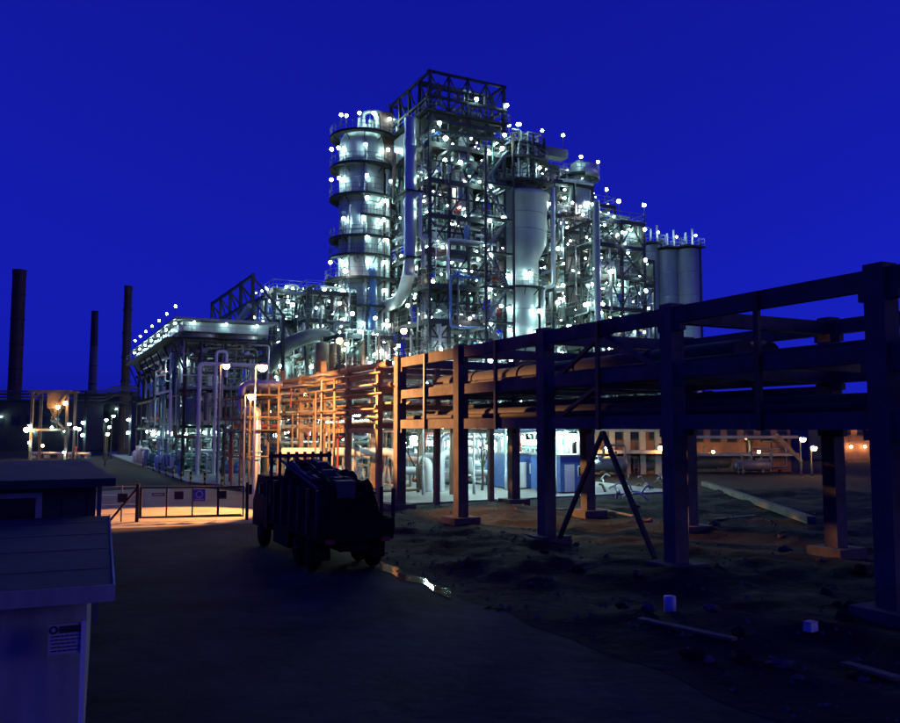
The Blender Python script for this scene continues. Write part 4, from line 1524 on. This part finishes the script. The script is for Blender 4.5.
for x in (-1.0, -2.1):
    MB().box((x, .25, .95), (.07, .07, 1.9)).build('post', 'steel_grey', ff)
for z in (.4, .9, 1.4, 1.85):
    MB().tube([(-2.1, .25, z), (-.2, .25, z)], .012, 4).build('wire', 'galv', ff)
MB().box((-.95, .19, 1.25), (.5, .03, .46)).build('notice', 'sign_dark', ff)

# ================================================================== HUTS
hut = plant('gate_hut', 'pale flat roofed hut with a notice on its end wall', 'hut', -33.3, -18.55)
hut.rotation_euler = (0, 0, A_ROT - math.radians(4))
HW, HL, HH = 7.0, 9.3, 2.68
MB().box((.03 - HW / 2, HL / 2 + .25, HH / 2), (HW, HL - .3, HH)).build('wall', 'hut_paint', hut)
rfm = MB().box((-HW / 2 - .1, HL / 2, HH + .09), (HW + .9, HL + .3, .17)).build('roof', 'felt', hut)
MB().box((-HW / 2 - .1, -.165, HH + .085), (HW + .92, .03, .22)).build('fascia', 'hut_paint', rfm)
MB().box((.365, HL / 2, HH + .085), (.03, HL + .3, .22)).build('fascia', 'hut_paint', rfm)
for k in range(4):
    MB().box((-HW / 2 - .1, 1.4 + k * 2.2, HH + .178), (HW + .8, .05, .012)).build('felt_seam', 'felt', rfm)
nb = MB().box((-.32, .085, 2.10), (.46, .03, .40)).build('notice_board', 'sign_white', hut)
MB().box((-.26, .066, 2.225), (.31, .008, .09)).build('heading', 'sign_dark', nb)
MB().lathe([(.055, .064), (.03, .064)], 14, 0, (-.485, 2.225), 'y').build('emblem', 'sign_dark', nb)
rn = random.Random(3)
for k in range(5):
    mb, x_ = MB(), -.51
    end_ = -.14 - (k % 3) * .05
    while x_ < end_:
        w_ = rn.uniform(.02, .07)
        mb.box((x_ + w_ / 2, .066, 2.14 - k * .048), (w_, .006, .014))
        x_ += w_ + .014
    mb.build('lettering', 'sign_dark', nb)
nb.location = (.12, 0, .06)
MB().box((-1.35, .085, 1.45), (.3, .04, .36)).build('meter_box', 'white_paint', hut)
MB().box((.0, .07, 1.2), (.06, .04, 2.35)).build('corner_trim', 'white_paint', hut)

h2 = plant('office_hut', 'dark wooden office hut with a single pane window, behind the pale hut', 'hut', -23.4, -17.7)
H2 = 3.55
MB().box((-4.3, 6.1, H2 / 2), (8.4, 11.8, H2)).build('wall', 'hut_dark', h2)
MB().box((-4.2, 6, H2 + .1), (9.0, 12.8, .2)).build('roof', 'felt', h2)
for k in range(14):
    MB().box((-.25 - k * .58, .175, 1.75), (.04, .03, 3.1)).build('batten', 'hut_dark', h2)
wn_ = MB().box((-1.95, .13, 2.92), (1.3, .14, 1.0)).build('window', 'hut_paint', h2)
MB().box((-1.95, .05, 2.92), (1.02, .03, .76)).build('pane', 'glass', wn_)
MB().box((-1.95, .02, 2.39), (1.4, .2, .07)).build('sill', 'hut_paint', wn_)
MB().box((.0, .5, 1.9), (.1, .1, 3.6)).build('corner_post', 'steel_grey', h2)

# ================================================================== TRUCK
tk = plant('loaded_truck', 'dark flatbed lorry with a high uneven load, parked beside the rack', 'truck', -19.0, -9.3)
TL = 8.6
tk.scale = (1.06, 1.12, 1.06)
MB().box((0, TL / 2, .85), (1.0, TL - .4, .26)).build('chassis', 'truck', tk)
MB().box((0, 3.0, 1.16), (2.5, 6.0, .16)).build('load_bed', 'truck', tk)
for s_ in (-1, 1):
    for k in range(3):
        MB().box((s_ * 1.24, 1.02 + k * 1.98, 1.5), (.06, 1.92, .52)).build('drop_side', 'truck', tk)
    for k in range(7):
        MB().box((s_ * 1.3, .15 + k * .97, 1.95), (.09, .09, 1.5)).build('stake', 'steel', tk)
MB().box((0, .0, 1.5), (2.5, .07, .52)).build('tailboard', 'truck', tk)
cabm = MB()
prof = [(6.3, .75), (6.3, 2.65), (6.5, 2.8), (7.9, 2.8), (8.25, 2.05), (8.55, 1.75), (8.6, .75)]
n_ = len(prof)
cabm.add([(-1.2, y, z) for y, z in prof] + [(1.2, y, z) for y, z in prof],
         [tuple(range(n_)), tuple(reversed(range(n_, 2 * n_)))] + [(i, i + n_, (i + 1) % n_ + n_, (i + 1) % n_) for i in range(n_)])
cb = cabm.build('cab', 'truck', tk)
MB().box((0, 6.28, 2.2), (1.5, .04, .55)).build('rear_window', 'glass', cb)
for s_ in (-1, 1):
    MB().box((s_ * 1.21, 7.3, 2.25), (.03, 1.0, .6)).build('side_window', 'glass', cb)
    MB().box((s_ * 1.45, 8.1, 2.2), (.12, .2, .4)).build('mirror', 'black', cb)
    MB().box((s_ * .95, -.06, 1.1), (.3, .06, .14)).build('tail_lamp', 'pipe_red', tk)
    for y in (1.3, 2.55, 7.3):
        wl_ = MB().lathe([(.2, -.16), (.46, -.16), (.52, -.1), (.52, .1), (.46, .16), (.2, .16)], 20, 0, (y, .53), 'x')
        w_ = wl_.build('wheel', 'rubber', tk, (s_ * 1.05, 0, 0))
        MB().lathe([(.01, -.17), (.26, -.15), (.26, .15), (.01, .17)], 14, 0, (y, .53), 'x').build('rim', 'truck', w_)
for s_ in (-1, 1):
    MB().box((s_ * .85, 4.7, .72), (.6, 1.9, .62)).build('fuel_tank', 'truck', tk)
    MB().box((s_ * .95, .6, .72), (.5, .06, .6)).build('mudflap', 'rubber', tk)
hb = MB()
for k in range(8):
    hb.box((-1.15 + k * .33, 6.05, 2.5), (.1, .1, 2.5))
for z in (1.5, 2.6, 3.6):
    hb.box((0, 6.05, z), (2.5, .12, .14))
hb.build('headboard', 'steel', tk)
# heaped load: rough mound falling towards the tail
ld = MB()
vs, fs = [], []
NX, NY = 14, 34
for j in range(NY + 1):
    for i in range(NX + 1):
        x, y = -1.18 + 2.36 * i / NX, .1 + 5.8 * j / NY
        e = min(1, min(i, NX - i) / 3.0, min(j, NY - j) / 2.0)
        z = 1.26 + e * (1.5 + .62 * (y / 5.8) + .28 * mnoise.noise(Vector((x * 2.2, y * 1.9, 1))) + .14 * mnoise.noise(Vector((x * 6, y * 6, 2))))
        vs.append((x, y, z))
for j in range(NY):
    for i in range(NX):
        a = j * (NX + 1) + i
        fs.append((a, a + 1, a + NX + 2, a + NX + 1))
ld.add(vs, fs)
ld.build('load', 'tarp', tk)
rk = random.Random(5)
for k in range(16):
    x = rk.uniform(-1.0, 1.0)
    y0_, y1_ = rk.uniform(.1, 2.5), rk.uniform(4.0, 6.6)
    mb = MB()
    mb.tube([(x, y0_, 2.45 + y0_ * .12 + rk.uniform(0, .25)), (x + rk.uniform(-.4, .4), y1_, 2.5 + y1_ * .12 + rk.uniform(0, .35))], rk.uniform(.04, .09), 6)
    mb.build('pole', rk.choice(('steel', 'wood', 'rust')), tk)
for k in range(6):
    y = .6 + k * .95
    mb = MB()
    mb.box((rk.uniform(-.6, .6), y, 2.62 + y * .12), (rk.uniform(.4, .9), rk.uniform(.3, .6), rk.uniform(.3, .6)), 0, rk.uniform(0, 1.5))
    mb.build('crate', 'wood', tk)

# ================================================================== LOOSE THINGS ON THE MUD
def on_mud(px, py):
    g_ = gnd(px, py)
    return Vector((g_.x, g_.y, mud_z(g_)))


rd = random.Random(17)
a, b = on_mud(704, 487), on_mud(812, 531)
bm_ = MB()
bm_.bar(a + Vector((0, 0, .32)), b + Vector((0, 0, .32)), .42, .36)
tag(bm_.build('fallen_beam', 'concrete_old'), 'long concrete beam lying aslant on the mud behind the rack columns', 'beam')
for k, (p0, p1, lab) in enumerate((((556, 512), (596, 514), 'pale plank lying across the raking strut footing'), ((598, 513), (634, 523), 'pale plank running off from the strut footing'),
                                   ((845, 668), (900, 688), 'pale plank at the far edge of the mud in the foreground'), ((640, 630), (735, 650), 'long flat board half sunk in mud near the white tin'),
                                   ((715, 522), (755, 520), 'short plank on the mud below the fallen beam'))):
    q0, q1 = on_mud(*p0), on_mud(*p1)
    mb = MB()
    mb.bar(q0 + Vector((0, 0, .09)), q1 + Vector((0, 0, .11)), .24, .06)
    tag(mb.build('plank', 'wood'), lab, 'plank')
q = on_mud(670, 613)
t = thing('paint_tin', 'white tin standing on the mud before the dark rack column', 'tin', q, 0)
MB().lathe([(.01, 0), (.15, 0), (.16, .02), (.16, .42), (.145, .43), (.01, .42)], 18).build('can', 'white_paint', t)
MB().tube([(-.16, 0, .34), (-.14, -.08, .2), (0, -.17, .12), (.14, -.08, .2), (.16, 0, .34)], .01, 5).build('handle', 'galv', t)
q = on_mud(811, 638)
t = thing('plastic_box', 'small pale box lying tilted on the mud', 'box', q + Vector((0, 0, .02)), .6)
MB().box((0, 0, .1), (.3, .22, .2), 0, 0, .9).build('body', 'white_paint', t)
MB().box((0, 0, .215), (.3, .22, .03)).build('lid', 'sign_white', t)


def rock(px, py, r_, m, label, seed):
    rr = random.Random(seed)
    q = on_mud(px, py)
    mb = MB()
    pts = []
    k, n = 5, 8
    vs, fs = [], []
    for i in range(k + 1):
        a = -math.pi / 2 + math.pi * i / k
        for j in range(n):
            b_ = 2 * math.pi * j / n
            s_ = r_ * rr.uniform(.75, 1.2)
            vs.append((s_ * math.cos(a) * math.cos(b_) * 1.3, s_ * math.cos(a) * math.sin(b_), s_ * math.sin(a) * .6))
    for i in range(k):
        for j in range(n):
            fs.append((i * n + j, i * n + (j + 1) % n, (i + 1) * n + (j + 1) % n, (i + 1) * n + j))
    mb.add(vs, fs)
    o = mb.build('rubble_lump', m, None, q + Vector((0, 0, r_ * .25)))
    o.rotation_euler = (0, 0, rr.uniform(0, 6))
    tag(o, label, 'rubble', 'lumps of rubble on the mud')


gv = MB()
for k in range(5200):
    U_, V_ = -49 + 50 * rd.random(), -7.4 + 34 * rd.random() ** 1.4
    q = W(U_, V_)
    r_ = .02 + .09 * rd.random() ** 4
    z = mud_z(q)
    a_ = rd.uniform(0, 6.28)
    vs_ = [(q.x + r_ * rd.uniform(.7, 1.3) * math.cos(a_ + j * 1.57), q.y + r_ * rd.uniform(.7, 1.3) * math.sin(a_ + j * 1.57), z - .01) for j in range(4)]
    vs_.append((q.x + rd.uniform(-.3, .3) * r_, q.y + rd.uniform(-.3, .3) * r_, z + r_ * rd.uniform(.5, 1.1)))
    gv.add(vs_, [(0, 1, 4), (1, 2, 4), (2, 3, 4), (3, 0, 4)])
structure(gv.build('gravel', 'concrete_old'), 'stuff')['label'] = 'scattered stones and grit over the muddy ground'
for k in range(40):
    px, py = rd.uniform(520, 895), rd.uniform(505, 690)
    if gnd(px, py).length > 0:
        U, V = UVof(gnd(px, py))
        if V > -6.5 and U < 0:
            rm_ = rd.choice(('concrete_old', 'mud', 'brick'))
            rock(px, py, rd.uniform(.1, .26), rm_, {'concrete_old': 'grey lump of broken concrete lying on the muddy ground', 'mud': 'dark earth clod lying on the muddy ground', 'brick': 'reddish lump of brick rubble lying on the muddy ground'}[rm_], 100 + k)
# tangled scrap heap under the rack
for k in range(26):
    px, py = rd.uniform(600, 690), rd.uniform(478, 505)
    q = on_mud(px, py)
    mb = MB()
    d_ = Vector((rd.uniform(-1, 1), rd.uniform(-1, 1), rd.uniform(0, .5))).normalized() * rd.uniform(.6, 1.6)
    p0 = Vector((0, 0, .1))
    p2 = p0 + d_
    mb.tube([p0, (p0 + p2) / 2 + Vector((0, 0, rd.uniform(.1, .5))), p2], rd.uniform(.05, .11), 6, 0, .3)
    o = mb.build('scrap_pipe', rd.choice(('galv', 'clad', 'rust')), None, q)
    tag(o, 'bent length of scrap pipe in the heap beneath the rack', 'scrap', 'scrap pipes heaped under the rack')
